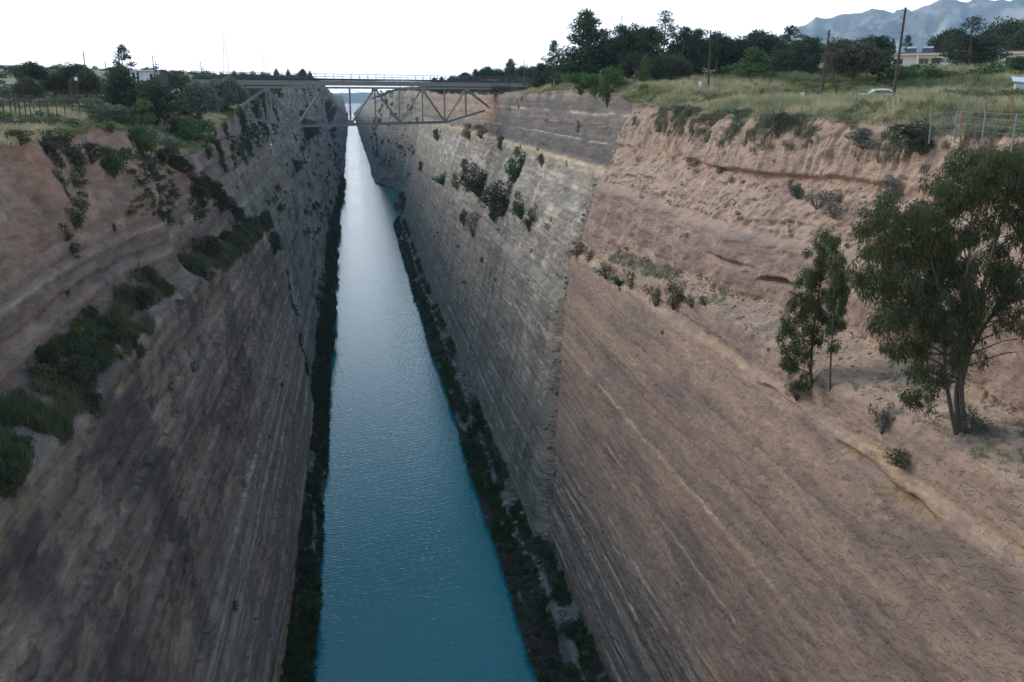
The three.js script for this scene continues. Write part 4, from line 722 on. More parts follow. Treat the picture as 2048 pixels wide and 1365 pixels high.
treeHit(pr('young', 1), 7, 4.5, 246, 216, 150, 74, 'pine_tree', 'dull green pine at the foot of the tall thin left pine');
treeHit(pr('darkpine', 1), 10, 8, 306, 250, 174, 92, 'pine_tree', 'broad dark pine mass on the left rim below the sign board');
treeHit(pr('sparse', 1), 9, 5, 358, 236, 160, 54, 'pine_tree', 'feathery grey-green tree left of the two round olive trees');
treeHit(pr('round', 1), 6, 6.5, 400, 246, 170, 74, 'olive_tree', 'left one of two round grey-green olive trees on the left rim');
treeHit(pr('round', 1), 6, 6.5, 452, 228, 162, 84, 'olive_tree', 'right one of two round grey-green olive trees beside the bridge');
treePx(pr('round', 0), 6, 7, 335, 260, 144, 60, 'tree', 'dark tree behind the sign board on the left skyline');
treePx(pr('young', 0), 6, 4.5, 408, 235, 148, 50, 'tree', 'light green tree behind the two round olive trees');
treePx(pr('young', 0), 6, 4.5, 372, 245, 152, 34, 'tree', 'small light green tree under the bare tree');
{ // bare tree
  const b = onGround(405, 240), g = new THREE.Group(); g.position.copy(b); const h = topY(405, 122, 240) - b.y, w = [limb([V(0, -0.5, 0), V(0.1, h * 0.4, 0), V(0, h * 0.95, 0.1)], 0.16, 0.03, 6)], tw = [];
  for (let i = 0; i < 26; i++) { const t = rr(0.3, 0.95), a = rr(0, 6.28), L = rr(0.8, 2.2) * (1.2 - t * 0.6), p = V(0.05, h * t, 0), e = V(Math.cos(a) * L, h * t + L * rr(0.4, 1), Math.sin(a) * L); w.push(limb([p, p.clone().lerp(e, 0.5), e], 0.05, 0.012, 4)); for (let k = 0; k < 4; k++) tw.push(limb([p.clone().lerp(e, rr(0.4, 0.95)), e.clone().add(V(rr(-0.6, 0.6), rr(0, 0.8), rr(-0.6, 0.6)))], 0.015, 0.006, 3)); }
  part(g, 'trunk', mergeGeometries(w), barkMat); part(g, 'twigs', mergeGeometries(tw), barkMat).userData.kind = 'stuff'; put(g, 'bare_tree', 'leafless tree with thin twigs on the left skyline', 'tree');
}
// beyond the bridge
[[884, 330, 154, 24], [906, 340, 150, 26], [930, 345, 145, 30], [952, 350, 139, 34], [974, 352, 134, 36], [996, 350, 136, 34], [1022, 345, 119, 42], [1046, 335, 130, 34], [1068, 330, 133, 34], [870, 460, 155, 24]].forEach(([px, D, top, w], i) => treePx(pr(i % 3 ? 'umbrella' : 'darkpine', i), i % 3 ? (i % 2 ? 9 : 8) : [13, 10, 9][i % 3], i % 3 ? (i % 2 ? 11 : 9) : [10.5, 8, 8][i % 3], px, D, top, w, 'pine_tree', i === 6 ? 'tallest pine of the wooded hill behind the right bridge end' : i === 9 ? 'leftmost low pine beyond the right half of the bridge deck' : 'dark pine on the wooded hill behind the right bridge end, ' + ['first', 'second', 'third', 'fourth', 'fifth', 'sixth', '', 'second last', 'last'][i] + ' from its left', 'tree', 'pines on the hill behind the bridge'));
[[555, 420, 138, 12, 'small round tree above the bridge, leftmost of four on the far left hill'], [578, 425, 139, 9, 'thin small tree on the far left hill, second from left'], [607, 430, 138, 16, 'flat-topped small tree on the crest of the far left hill'], [622, 430, 142, 10, 'small bush tree at the right end of the far left hill']].forEach(([px, D, top, w, l], i) => treePx(pr(i === 2 ? 'umbrella' : 'round', 0), i === 2 ? 8 : 6, i === 2 ? 9 : 7, px, D, top, w, 'tree', l));
[[430, 300, 148, 24], [446, 310, 147, 22], [470, 320, 143, 20], [486, 325, 146, 22], [506, 330, 144, 24], [526, 335, 145, 22], [540, 350, 149, 22]].forEach(([px, D, top, w], i) => treePx(pr('round', 0), 6, 7, px, D, top, w, 'tree', 'low dark tree in the row behind the left bridge end, ' + ['first', 'second', 'third', 'fourth', 'fifth', 'sixth', 'seventh'][i] + ' from the left', 'tree', 'trees behind the left bridge end'));

// ---------------------------------------------------------------- trees on the right bench
function airy(blobs, k, f) { const o = []; for (const [x, y, z, rx, ry, rz] of blobs) for (let i = 0; i < k; i++) { const a = rr(0, 6.28), e = rr(-1, 1), s = Math.sqrt(1 - e * e), r = Math.cbrt(rnd()), q = rr(0.7, 1.3) * f; o.push([x + Math.cos(a) * s * rx * r, y + e * ry * r, z + Math.sin(a) * s * rz * r, rx * q * 0.8, ry * q * 1.25, rz * q * 0.8]); } return o; }
function gum(base, stems, blobs, n, opt, barkM, name, label) {
  const g = new THREE.Group(); g.position.copy(base); const rel = p => p.clone().sub(base);
  for (const [pts, r0, r1] of stems) part(g, 'trunk', limb(new THREE.CatmullRomCurve3(pts.map(rel)).getPoints(14), r0, r1, 7), barkM);
  const wood = []; for (const b of blobs) { let best = null, bd = 1e9; for (const [pts] of stems) for (let i = 0; i < 12; i++) { const c = new THREE.CatmullRomCurve3(pts.map(rel)).getPoint(0.25 + i / 16), q = c.distanceTo(V(b[0], b[1], b[2])) + (c.y > b[1] ? 1.5 : 0); if (q < bd) { bd = q; best = c; } } const e = V(b[0], b[1], b[2]), m = best.clone().lerp(e, 0.55); m.y += 0.25; wood.push(limb([best, m, e], 0.055, 0.012, 4)); }
  part(g, 'branches', mergeGeometries(wood), barkM).userData.kind = 'stuff';
  part(g, 'crown', leaves(airy(blobs, opt.sub || 7, opt.frac || 0.3), n, opt), leafMat); put(g, name, label, 'tree');
}
{
  const p = hit(1908, 868); const z = p.z; const base = V(p.x + 0.5, p.y - 0.1, z), at = (px, py, dz = 0) => atZ(px, py, z + dz);
  const B = [], add = (px, py, r, dz, fy = 1) => { const q = at(px, py, dz).sub(base), s = r * 50 / FPX; B.push([q.x, q.y, q.z, s, s * fy, s]); };
  const rows = [[1925, 330, 46], [1985, 318, 52], [2045, 330, 50], [2090, 345, 46], [1880, 365, 40], [1950, 370, 50], [2015, 375, 54], [2070, 390, 50], [1900, 405, 40], [1965, 420, 50], [2040, 430, 54], [2095, 430, 45], [1790, 425, 42], [1835, 440, 46], [1880, 455, 46], [1770, 470, 46], [1815, 490, 50], [1865, 505, 50], [1920, 500, 44], [1750, 515, 40], [1795, 540, 50], [1850, 555, 52], [1905, 550, 48], [1985, 500, 34], [1960, 560, 46], [2010, 545, 42], [2045, 560, 40], [1755, 570, 40], [1805, 600, 48], [1865, 610, 50], [1930, 610, 48], [1985, 600, 42], [1780, 640, 40], [1835, 650, 44], [1890, 655, 46], [1945, 650, 40], [1800, 690, 34], [1850, 700, 36], [1905, 700, 36], [1950, 690, 30], [1835, 745, 28], [1870, 760, 26], [1825, 790, 22], [1850, 810, 20], [2030, 620, 26], [2045, 660, 18]];
  for (const [px, py, r] of rows) { add(px, py, r * 0.95, rr(-1.2, 1.2), 0.85); add(px + rr(-30, 30), py + rr(-20, 34), r * 0.7, rr(-2.0, 2.0), 0.9); add(px + rr(-34, 34), py + rr(-10, 44), r * 0.5, rr(-2.4, 2.4), 1.2); }
  const stems = [[[base.clone().add(V(0, -0.4, 0)), at(1915, 780), at(1935, 700), at(1960, 600, -0.3), at(1995, 470, -0.4), at(2020, 360)], 0.20, 0.05], [[base.clone().add(V(-0.3, -0.3, 0.1)), at(1893, 760, 0.3), at(1888, 660, 0.4), at(1868, 540, 0.3), at(1835, 450)], 0.13, 0.03], [[base.clone().add(V(0.3, -0.3, 0)), at(1925, 760, -0.5), at(1965, 660, -0.8), at(2030, 560, -1), at(2080, 430, -1)], 0.15, 0.04], [[base.clone().add(V(0.1, -0.3, 0.2)), at(1920, 740, 0.4), at(1925, 600, 0.5), at(1945, 450, 0.6), at(1930, 350, 0.3)], 0.14, 0.03]];
  gum(base, stems, B, 74000, { sub: 8, frac: 0.30, w: 0.03, l: 0.27, cols: COL.euca, droop: 1.2, shell: 0.0, jit: 1.6 }, paleBark, 'eucalyptus_tree', 'largest eucalyptus with several trunks on the right cliff ledge');
}
{
  const p = hit(1622, 792), z = p.z, base = V(p.x + 0.25, p.y - 0.1, z), at = (px, py, dz = 0) => atZ(px, py, z + dz), B = [], k = -z / FPX;
  for (const [px, py, r] of [[1645, 480, 14], [1660, 475, 14], [1632, 515, 18], [1658, 520, 22], [1620, 555, 20], [1652, 560, 24], [1675, 555, 16], [1605, 600, 22], [1640, 600, 24], [1672, 595, 18], [1590, 635, 20], [1620, 640, 22], [1655, 640, 20], [1580, 670, 20], [1605, 685, 20], [1640, 680, 16], [1580, 710, 18], [1600, 725, 14], [1668, 640, 14], [1585, 745, 12], [1610, 760, 14], [1595, 775, 10]]) { const q = at(px, py, rr(-0.6, 0.6)).sub(base), s = r * k * 1.4; B.push([q.x, q.y, q.z, s, s * 1.15, s]); }
  gum(base, [[[base.clone().add(V(0, -0.4, 0)), at(1622, 740), at(1630, 640), at(1645, 540), at(1650, 470)], 0.12, 0.03], [[base.clone().add(V(0, -0.3, 0)), at(1618, 730, 0.2), at(1608, 680, 0.2), at(1600, 620, 0.1)], 0.07, 0.02]], B, 21000, { sub: 14, frac: 0.24, w: 0.026, l: 0.20, cols: COL.sapling, droop: 1.0, shell: 0.0, jit: 1.4 }, paleBark, 'eucalyptus_tree', 'slender young eucalyptus with yellow-green leaves left of the largest one');
  const p2 = hit(1655, 800), z2 = p2.z, b2 = V(p2.x + 0.2, p2.y - 0.1, z2), at2 = (px, py, dz = 0) => atZ(px, py, z2 + dz), B2 = [];
  for (const [px, py, r] of [[1668, 490, 12], [1678, 530, 16], [1680, 570, 16], [1672, 610, 16], [1676, 650, 12], [1668, 690, 9]]) { const q = at2(px, py, rr(-0.4, 0.4)).sub(b2), s = r * k * 1.3; B2.push([q.x, q.y, q.z, s, s * 1.3, s]); }
  gum(b2, [[[b2.clone().add(V(0, -0.4, 0)), at2(1662, 720), at2(1668, 620), at2(1670, 500)], 0.08, 0.02]], B2, 5200, { sub: 14, frac: 0.24, w: 0.026, l: 0.20, cols: [...COL.sapling, ...COL.rust], droop: 1.0, shell: 0.0, jit: 1.4 }, paleBark, 'eucalyptus_tree', 'thinnest eucalyptus sapling with a single bare stem and rusty leaves');
}

// ---------------------------------------------------------------- shrubs
function shrub(kind, px, py, wpx, hpx, label, group, sink = 0.12) {
  const p = hit(px, py), s = Math.hypot(p.x, p.z) / FPX, w = wpx * s * 1.3, h = hpx * s * 1.3, q = P[kind]; p.y -= sink * h; if (p.x > 5) p.x -= 0.1 * w * (p.y < 55); else p.x += 0.1 * w * (p.y < 52);
  return plant(q[Math.floor(rnd() * q.length)], p, w, h, 'shrub', label, 'shrub', group);
}
for (const [k, px, py, w, h, l] of [
  // grey right wall
  ['dark', 964, 378, 54, 50, 'largest dark bush on the far grey cliff, upper left of the clump'],
  ['dark', 1008, 414, 60, 62, 'big dark bush in the middle of the clump on the grey cliff'],
  ['bright', 1046, 426, 30, 42, 'yellow-green bush at the right end of the grey cliff clump'],
  ['dry', 1069, 436, 26, 26, 'dry twiggy bush lowest right of the grey cliff clump'],
  ['dark', 929, 444, 17, 28, 'small dark bush left of the hanging bush on the grey cliff'],
  ['dry', 950, 460, 30, 46, 'dark hanging bush below the grey cliff clump'],
  ['green', 990, 438, 20, 26, 'small green bush under the middle of the grey cliff clump'],
  ['green', 1060, 458, 15, 22, 'tiny green bush below the dry twiggy bush on the grey cliff'],
  ['green', 1036, 356, 32, 62, 'tall narrow green bush high on the grey cliff'],
  ['dark', 1003, 294, 15, 24, 'small dark bush under the pale ledge left of the tall narrow bush'],
  ['dark', 877, 277, 13, 20, 'small dark bush on the cliff below the right bridge end'],
  ['dark', 843, 339, 9, 17, 'tiny dark bush at the far corner of the grey cliff'],
  ['olive', 931, 345, 15, 30, 'narrow olive bush above the green grassy ledge'],
  ['olive', 1085, 327, 17, 20, 'pale olive bush below the yellow ledge of the grey cliff'],
  ['rust', 940, 270, 20, 24, 'brownish bush just under the right bridge end'],
  ['rust', 964, 270, 26, 22, 'wider brownish bush beside the one under the right bridge end'],
  ['green', 888, 364, 34, 18, 'bright green patch of growth on a ledge of the grey cliff'],
  ['rust', 916, 372, 18, 26, 'rust-coloured growth right of the bright green ledge patch'],
  ['dark', 965, 522, 8, 9, 'single tiny green tuft alone on the smooth grey cliff'],
  ['rust', 1158, 508, 28, 24, 'rust-brown bush at the top of the fault on the right bench'],
  ['ragged', 1180, 520, 24, 20, 'small olive bush next to the rust-brown fault bush'],
  ['ragged', 1218, 548, 44, 34, 'wide olive bush on the right bench, second from the fault'],
  ['green', 1240, 568, 22, 18, 'small green bush between two olive bushes on the right bench'],
  ['ragged', 1266, 570, 34, 32, 'olive bush in the middle of the right bench row'],
  ['ragged', 1318, 604, 44, 36, 'broad olive bush left of the rust bush on the right bench'],
  ['rust', 1352, 606, 40, 46, 'largest rust-brown bush on the right bench'],
  ['ragged', 1386, 608, 26, 26, 'pale olive bush right of the largest rust-brown bush'],
  ['ragged', 1412, 606, 20, 18, 'last small olive bush at the right end of the bench row'],
  ['dry', 1640, 410, 44, 26, 'grey dry bush on the upper slope left of its twin'],
  ['dry', 1676, 424, 56, 40, 'largest grey dry bush on the upper right slope'],
  ['dry', 1788, 396, 46, 54, 'grey dry bush hanging above the largest eucalyptus'],
  ['dry', 1742, 462, 46, 40, 'grey dry bush touching the left side of the largest eucalyptus'],
  ['dry', 1390, 330, 26, 18, 'small grey bush under the red undercut of the right slope'],
  ['olive', 1442, 345, 20, 14, 'small olive tuft right below the red undercut'],
  ['dark', 1562, 268, 34, 46, 'dark bush hanging in a gully of the right rim'],
  ['olive', 1600, 392, 30, 20, 'olive tuft left of the grey dry bushes on the slope'],
  ['dark', 1850, 296, 84, 50, 'dark bush mass on the rim below the concrete headwall'],
  ['olive', 1730, 290, 60, 34, 'olive bush on the right rim left of the dark bush mass'],
  ['olive', 1480, 240, 56, 22, 'low olive mat on the right rim slope'],
  ['olive', 1360, 226, 40, 16, 'small olive mat near the left end of the brown rim'],
  ['ragged', 1770, 850, 40, 60, 'dark leafy sprout left of the largest eucalyptus foot'],
  ['ragged', 1960, 862, 70, 50, 'dark leafy sprout right of the largest eucalyptus foot'],
  ['ragged', 1800, 920, 60, 34, 'low dark sprout below the largest eucalyptus foot'],
  ['dry', 1600, 790, 40, 40, 'dry scrub at the foot of the slender young eucalyptus'],
  // right rim
  ['dense', 1165, 182, 52, 34, 'left one of the dense green bushes on the grey cliff rim'],
  ['dense', 1192, 186, 40, 36, 'dense green bush in the middle of the grey cliff rim row'],
  ['dense', 1217, 200, 36, 62, 'tallest dense green bush hanging over the grey cliff rim'],
  ['dense', 1242, 176, 34, 28, 'right one of the dense green bushes on the grey cliff rim'],
  ['olive', 1164, 154, 44, 28, 'round grey-green bush behind the dense green rim bushes'],
  ['olive', 1116, 168, 46, 26, 'round grey-green bush at the rim left of the dense bushes'],
  ['dense', 1288, 158, 26, 24, 'small dark green bush on the pale mound right of the rim bushes'],
  ['dense', 1438, 164, 56, 30, 'dark green bush just right of the upright pole'],
  ['dense', 1070, 168, 46, 26, 'green bush between the bridge end and the grey-green bushes'],
  ['dense', 1556, 158, 50, 26, 'green bush right of the yellow-green young pine'],
  ['dense', 1780, 164, 70, 30, 'green bush at the foot of the tallest pole'],
  ['dense', 1838, 162, 70, 30, 'wide green bush under the balcony of the pale house'],
  ['rust', 1900, 164, 66, 18, 'rust-coloured low bush below the pale house'],
  ['dense', 1960, 158, 60, 28, 'green bush under the large brownish pine'],
  ['dry', 1490, 186, 30, 16, 'grey dry bush lying in the grass below the yellow-green pine'],
  // left rim and slope
  ['bright', 262, 258, 66, 52, 'bright green young pine bush on the left slope, upper of two'],
  ['bright', 273, 292, 50, 44, 'bright green young pine bush on the left slope, lower of two'],
  ['green', 384, 284, 52, 42, 'green bush on the left slope below the olive trees'],
  ['olive', 205, 236, 66, 24, 'grey-green mat on the left grass behind the rim'],
  ['dark', 40, 284, 48, 22, 'dark mat on the left rim nearest the left edge'],
  ['dark', 92, 300, 48, 26, 'dark hanging mat on the left rim, second from the edge'],
  ['dark', 146, 328, 58, 34, 'dark hanging mat in the middle of the left rim'],
  ['green', 226, 342, 54, 44, 'long green mat hanging down the left slope'],
  ['dark', 184, 318, 40, 30, 'dark mat between two hanging mats on the left rim'],
  ['olive', 330, 308, 64, 36, 'grey-green bush on the left slope below the dark pine mass'],
  ['dark', 352, 270, 44, 34, 'dark bush under the broad dark pine on the left rim'],
  ['dark', 100, 186, 60, 22, 'dark hedge bush behind the left fence, leftmost of three'],
  ['dark', 148, 194, 60, 22, 'dark hedge bush behind the left fence, middle of three'],
  ['dark', 192, 194, 50, 20, 'dark hedge bush behind the left fence, rightmost of three'],
  ['olive', 20, 200, 44, 22, 'olive bush behind the fence at the left edge'],
  ['dark', 392, 388, 28, 34, 'dark bush at the top of the left fault gully'],
  ['dark', 402, 412, 26, 28, 'second dark bush down the left fault gully'],
  ['dark', 440, 418, 30, 24, 'third dark bush down the left fault gully'],
  ['dark', 470, 438, 34, 24, 'fourth dark bush in the left fault gully above the bench'],
  ['dark', 545, 500, 26, 36, 'bush at the corner where the left bench ends'],
  ['dark', 150, 778, 66, 66, 'round dark bush on the near end of the left bench'],
  ['dark', 400, 512, 60, 40, 'dark bush in the middle of the far left bench'],
  ['dark', 208, 690, 30, 26, 'small dark bush at the right end of the near left bench'],
  ['dark', 270, 614, 44, 44, 'dark bush between the two stretches of the left bench'],
  ['dark', 590, 338, 34, 18, 'dark ledge bush on the far left grey cliff'],
  ['dark', 655, 236, 20, 36, 'dark bush on the left cliff behind the bridge truss'],
  ['dark', 610, 272, 40, 30, 'dark bush on the left cliff just below the bridge truss'],
  ['olive', 512, 228, 34, 34, 'green bush where the left bridge truss meets the cliff'],
]) shrub(k === 'green' ? 'dense' : k, px, py, w, h, l);
// tufts that look all alike
for (let i = 0; i < 46; i++) { const z = -rr(140, 330), y = rr(14, 60), p = V(xR(z, y), y, z); plant(P.tuft[i % 3], p, rr(0.5, 1.3), rr(0.5, 1.2), 'cliff_tuft', 'small plant tuft rooted in the grey right cliff face', 'plant', 'tufts on the grey right cliff'); }
for (let i = 0; i < 30; i++) { const z = -rr(45, 120), y = i < 22 ? rr(48.5, 56) : rr(36, 47), p = V(xR(z, y), y, z); plant(P.tuft[i % 3], p, rr(0.3, 0.9), rr(0.3, 0.7), 'cliff_tuft', 'small plant tuft rooted in the brown right cliff face', 'plant', 'tufts on the brown right cliff'); }
for (let i = 0; i < 40; i++) { const z = -rr(55, 300), y = i < 28 ? rr(30, 54) : rr(8, 30), p = V(xL(z, y), y, z); plant(P.tuft[i % 3], p, rr(0.4, 1.3), rr(0.4, 1.1), 'cliff_tuft', 'small plant tuft rooted in the left cliff face', 'plant', 'tufts on the left cliff'); }
// bushes at the water
function bankBush(kind, i, side, z, k, w, h, label) { const p = bankPt(side, z, k); p.y -= 0.2; plant(P[kind][i], p, w, h, 'bank_bush', label, 'shrub'); }
bankBush('dense', 0, -1, -107, 0.25, 3.4, 4.6, 'large leafy bush leaning over the water at the near left bank');
bankBush('dense', 1, -1, -88, 0.3, 2.6, 2.6, 'leafy bush at the bottom edge of the left bank');
bankBush('dark', 0, -1, -222, 0.3, 3.6, 6.0, 'large dark bush on the left bank in the middle distance');
bankBush('dark', 1, -1, -240, 0.3, 3.6, 5.0, 'dark bush on the left bank behind the large dark one');
bankBush('dark', 2, -1, -205, 0.2, 3.4, 4.4, 'dark bush on the left bank before the large dark one');
bankBush('dark', 0, -1, -262, 0.3, 3.0, 4.6, 'dark bush on the left bank, fourth of the dark row');
bankBush('bright', 0, 1, -115, 0.42, 2.0, 2.0, 'small yellow-green bush on the near right bank');
bankBush('dark', 1, 1, -165, 0.5, 1.6, 4.0, 'tall narrow dark bush on the right bank');
bankBush('dry', 0, 1, -96, 0.7, 2.6, 2.2, 'dry brown bush on the ledge of the near right bank');
bankBush('dark', 2, 1, -137, 0.62, 1.6, 2.4, 'small dark bush on the pale ledge of the right bank');
bankBush('rust', 0, 1, -140, 0.93, 2.0, 3.2, 'brownish bush at the foot of the grey right cliff');
bankBush('olive', 0, 1, -112, 0.92, 1.8, 2.6, 'olive bush at the foot of the fault on the right bank');

// ---------------------------------------------------------------- ground cover nobody could count
function scatter(name, geo, n, place, label, category) {
  const m = new THREE.InstancedMesh(geo, leafMat, n), M = new THREE.Matrix4(), q = new THREE.Quaternion(), e = new THREE.Euler(), c = new THREE.Color(); let k = 0, guard = 0;
  while (k < n && guard++ < n * 6) { const r = place(); if (!r) continue; e.set(rr(-0.25, 0.25), rr(0, 6.28), rr(-0.25, 0.25)); q.setFromEuler(e); M.compose(r.p, q, V(r.w, r.h, r.w)); m.setMatrixAt(k, M); c.setRGB(...r.c); m.setColorAt(k, c); k++; }
  m.count = k; m.instanceMatrix.needsUpdate = true; put(m, name, label, category, null, 'stuff');
}
function tuftGeo(blades, spread, bw) {
  const pos = [], col = [], idx = []; for (let i = 0; i < blades; i++) { const a = rr(0, 6.28), r = rr(0, spread), x = Math.cos(a) * r, z = Math.sin(a) * r, h = rr(0.5, 1), lx = rr(-0.35, 0.35) * h, lz = rr(-0.35, 0.35) * h, t = rr(0, 6.28), dx = Math.cos(t) * bw, dz = Math.sin(t) * bw, o = pos.length / 3, m = rr(0.75, 1.25); pos.push(x - dx, -0.08, z - dz, x + dx, -0.08, z + dz, x + lx * 0.4 + dx * 0.8, h * 0.6, z + lz * 0.4 + dz * 0.8, x + lx * 0.4 - dx * 0.8, h * 0.6, z + lz * 0.4 - dz * 0.8, x + lx, h, z + lz); for (let v = 0; v < 5; v++) col.push(m, m, m); idx.push(o, o + 1, o + 2, o, o + 2, o + 3, o + 3, o + 2, o + 4); }
  const g = new THREE.BufferGeometry(); g.setAttribute('position', new THREE.Float32BufferAttribute(pos, 3)); g.setAttribute('color', new THREE.Float32BufferAttribute(col, 3)); g.setIndex(idx); g.computeVertexNormals(); return g;
}
const clumpGeo = (() => { const g = leaves([[0, 0.35, 0, 0.5, 0.4, 0.5], [0.25, 0.5, 0.1, 0.3, 0.3, 0.3], [-0.2, 0.45, -0.2, 0.3, 0.3, 0.3]], 170, { w: 0.05, l: 0.17, cols: [[1, 1, 1], [0.8, 0.85, 0.8], [1.2, 1.1, 1]], shell: 0.3 }); return g; })();
const grassGeo = tuftGeo(16, 0.4, 0.022), STRAW = [0.50, 0.42, 0.25], GREEN = [0.19, 0.225, 0.09], WEED = [0.25, 0.265, 0.145], OCH = [0.25, 0.19, 0.06];
const mixC = (a, b, k) => [a[0] + (b[0] - a[0]) * k, a[1] + (b[1] - a[1]) * k, a[2] + (b[2] - a[2]) * k];
function grassCol(x, z) { const a = fbm(x * 0.07, z * 0.07, 3), b = fbm(x * 0.25 + 7, z * 0.25, 3); let c = mixC(GREEN, STRAW, ss(0.34, 0.54, a)); c = mixC(c, WEED, ss(0.45, 0.6, b) * 0.7); if (rnd() < 0.08) c = OCH; const m = rr(0.75, 1.2); return [c[0] * m, c[1] * m, c[2] * m]; }
scatter('grass', grassGeo, 46000, () => { const z = -rr(34, 215), u = Math.pow(rnd(), 1.5) * 75 - 0.15, x = rimXR(z) + u; const t = fbm(x * 0.09 + 3, z * 0.09, 3), h = (0.35 + 1.1 * ss(0.4, 0.65, t)) * rr(0.6, 1.2) * ss(-1, 4, u); return { p: V(x, gR(x, z) - (u < 0.5 ? 0.15 : 0), z), w: rr(0.7, 1.3), h: Math.max(0.25, h), c: grassCol(x, z) }; }, 'tall mixed green and straw grass on the right plateau', 'grass');
scatter('weeds', clumpGeo, 5200, () => { const z = -rr(36, 190), u = 1.5 + rnd() * 62, x = rimXR(z) + u, t = fbm(x * 0.07 + 11, z * 0.07, 3); if (t < 0.47) return null; const k = rnd(), c = k < 0.5 ? [0.13, 0.165, 0.065] : k < 0.75 ? [0.18, 0.185, 0.09] : k < 0.9 ? [0.26, 0.225, 0.14] : [0.36, 0.30, 0.07]; const s = rr(0.5, 1.2); return { p: V(x, gR(x, z) - 0.1, z), w: s, h: s * rr(0.7, 1.3), c }; }, 'leafy weeds among the grass of the right plateau', 'weeds');
scatter('dry_grass', grassGeo, 24000, () => { const z = -rr(55, 260), u = Math.pow(rnd(), 1.4) * 60 - 0.15, x = rimXL(z) - u, t = fbm(x * 0.1, z * 0.1, 3); let c = mixC(STRAW, GREEN, ss(0.45, 0.6, t) * 0.9); const m = rr(0.7, 1.15); return { p: V(x, gL(x, z) - 0.1, z), w: rr(0.7, 1.3), h: rr(0.3, 0.75), c: [c[0] * m, c[1] * m, c[2] * m] }; }, 'dry straw-coloured grass on the left plateau', 'grass');
scatter('scrub', clumpGeo, 2600, () => { const z = -rr(60, 330), u = rnd() * 70 + 0.5, x = rimXL(z) - u, t = fbm(x * 0.12 + 5, z * 0.12, 3); if (t < 0.5) return null; const s = rr(0.6, 2.0), c = rnd() < 0.5 ? [0.07, 0.09, 0.045] : [0.10, 0.115, 0.075]; return { p: V(x, gL(x, z) - 0.15, z), w: s, h: s * rr(0.5, 0.9), c }; }, 'low scrub scattered over the left plateau', 'scrub');
scatter('far_scrub', clumpGeo, 5200, () => { const side = rnd() < 0.5 ? 1 : -1, z = -rr(240, 1300), u = Math.pow(rnd(), 1.6) * 150, x = side > 0 ? rimXR(z) + u : rimXL(z) - u; const s = rr(1.2, 4.0), c = rnd() < 0.7 ? [0.05, 0.065, 0.035] : [0.085, 0.095, 0.05]; return { p: V(x, ground(x, z) - 0.3, z), w: s, h: s * rr(0.6, 1), c }; }, 'dark scrub wood on the land beyond the railway bridge', 'scrub');
const bankCol = (z, k) => { const t = fbm(z * 0.12, k * 3, 3), q = rnd(); let c = mixC([0.065, 0.12, 0.035], [0.20, 0.165, 0.13], ss(0.42, 0.58, t)); if (q < 0.15) c = [0.08, 0.14, 0.035]; if (q > 0.9) c = [0.04, 0.06, 0.025]; const m = rr(0.7, 1.2); return [c[0] * m, c[1] * m, c[2] * m]; };
scatter('bank_undergrowth', clumpGeo, 10500, () => { const z = -(70 + Math.pow(rnd(), 1.3) * 480); let k = rnd() < 0.76 ? rr(0.05, 0.60) : rr(0.72, 0.98); if (k > 0.7 ? fbm(z * 0.11, 4, 3) < 0.47 : n2(z * 0.14, k * 5 + 8) < 0.26) return null; const p = bankPt(1, z, k), s = rr(0.4, 1.15); p.y -= 0.12; return { p, w: s, h: s * rr(0.6, 1.3), c: bankCol(z, k) }; }, 'brown and green undergrowth along the right bank', 'undergrowth');
scatter('bank_undergrowth', clumpGeo, 9000, () => { const z = -(75 + Math.pow(rnd(), 1.3) * 640), k = rr(0.03, 1), p = bankPt(-1, z, k), f = fbm(z * 0.09, 12, 3); if (n2(z * 0.16, k * 2.5 + 30) < 0.3) return null; const s = rr(0.5, 1.2) * (1 + ss(-180, -240, z) * (0.3 + 1.6 * ss(0.45, 0.65, f))); p.y -= 0.12; const m = rr(0.7, 1.2), c = rnd() < 0.7 ? [0.075, 0.10, 0.04] : [0.15, 0.135, 0.09]; return { p, w: s, h: s * rr(0.7, 1.5), c: [c[0] * m, c[1] * m, c[2] * m] }; }, 'dark green undergrowth along the left bank', 'undergrowth');
const benchSpot = () => { const z = -(rnd() < 0.55 ? rr(40, 97) : rr(111, 206)), o = (rnd() + rnd() + rnd() - 1.5) * 1.5 + 0.1, y = benchL(z) + o; if (n2(z * 0.35, o * 1.6 + 20) + 0.25 * n2(z * 1.3, o * 4) < 0.46 + 0.35 * Math.max(0, -o - 0.3) + 0.3 * Math.max(0, o - 0.8)) return null; return V(xL(z, y), y - 0.12, z); };
scatter('bench_scrub', clumpGeo, 2500, () => { const p = benchSpot(); if (!p) return null; const t = fbm(p.z * 0.25, 4, 2), s = rr(0.3, 0.8) * (0.7 + 1.1 * ss(0.4, 0.7, t)), m = rr(0.6, 1.3), q = rnd(), c = q < 0.5 ? [0.085, 0.11, 0.05] : q < 0.8 ? [0.14, 0.155, 0.095] : [0.17, 0.135, 0.06]; return { p, w: s, h: s * rr(0.6, 1.3), c: [c[0] * m, c[1] * m, c[2] * m] }; }, 'dense scrub covering the ledge of the left cliff', 'scrub');
scatter('bench_grass', grassGeo, 5000, () => { const p = benchSpot(); if (!p) return null; const m = rr(0.6, 1.2), g = fbm(p.z * 0.3, 8, 2) > 0.5; return { p, w: rr(0.7, 1.3), h: rr(0.4, 1.2), c: g ? [0.16 * m, 0.18 * m, 0.08 * m] : [0.22 * m, 0.20 * m, 0.10 * m] }; }, 'grass among the scrub on the ledge of the left cliff', 'grass');
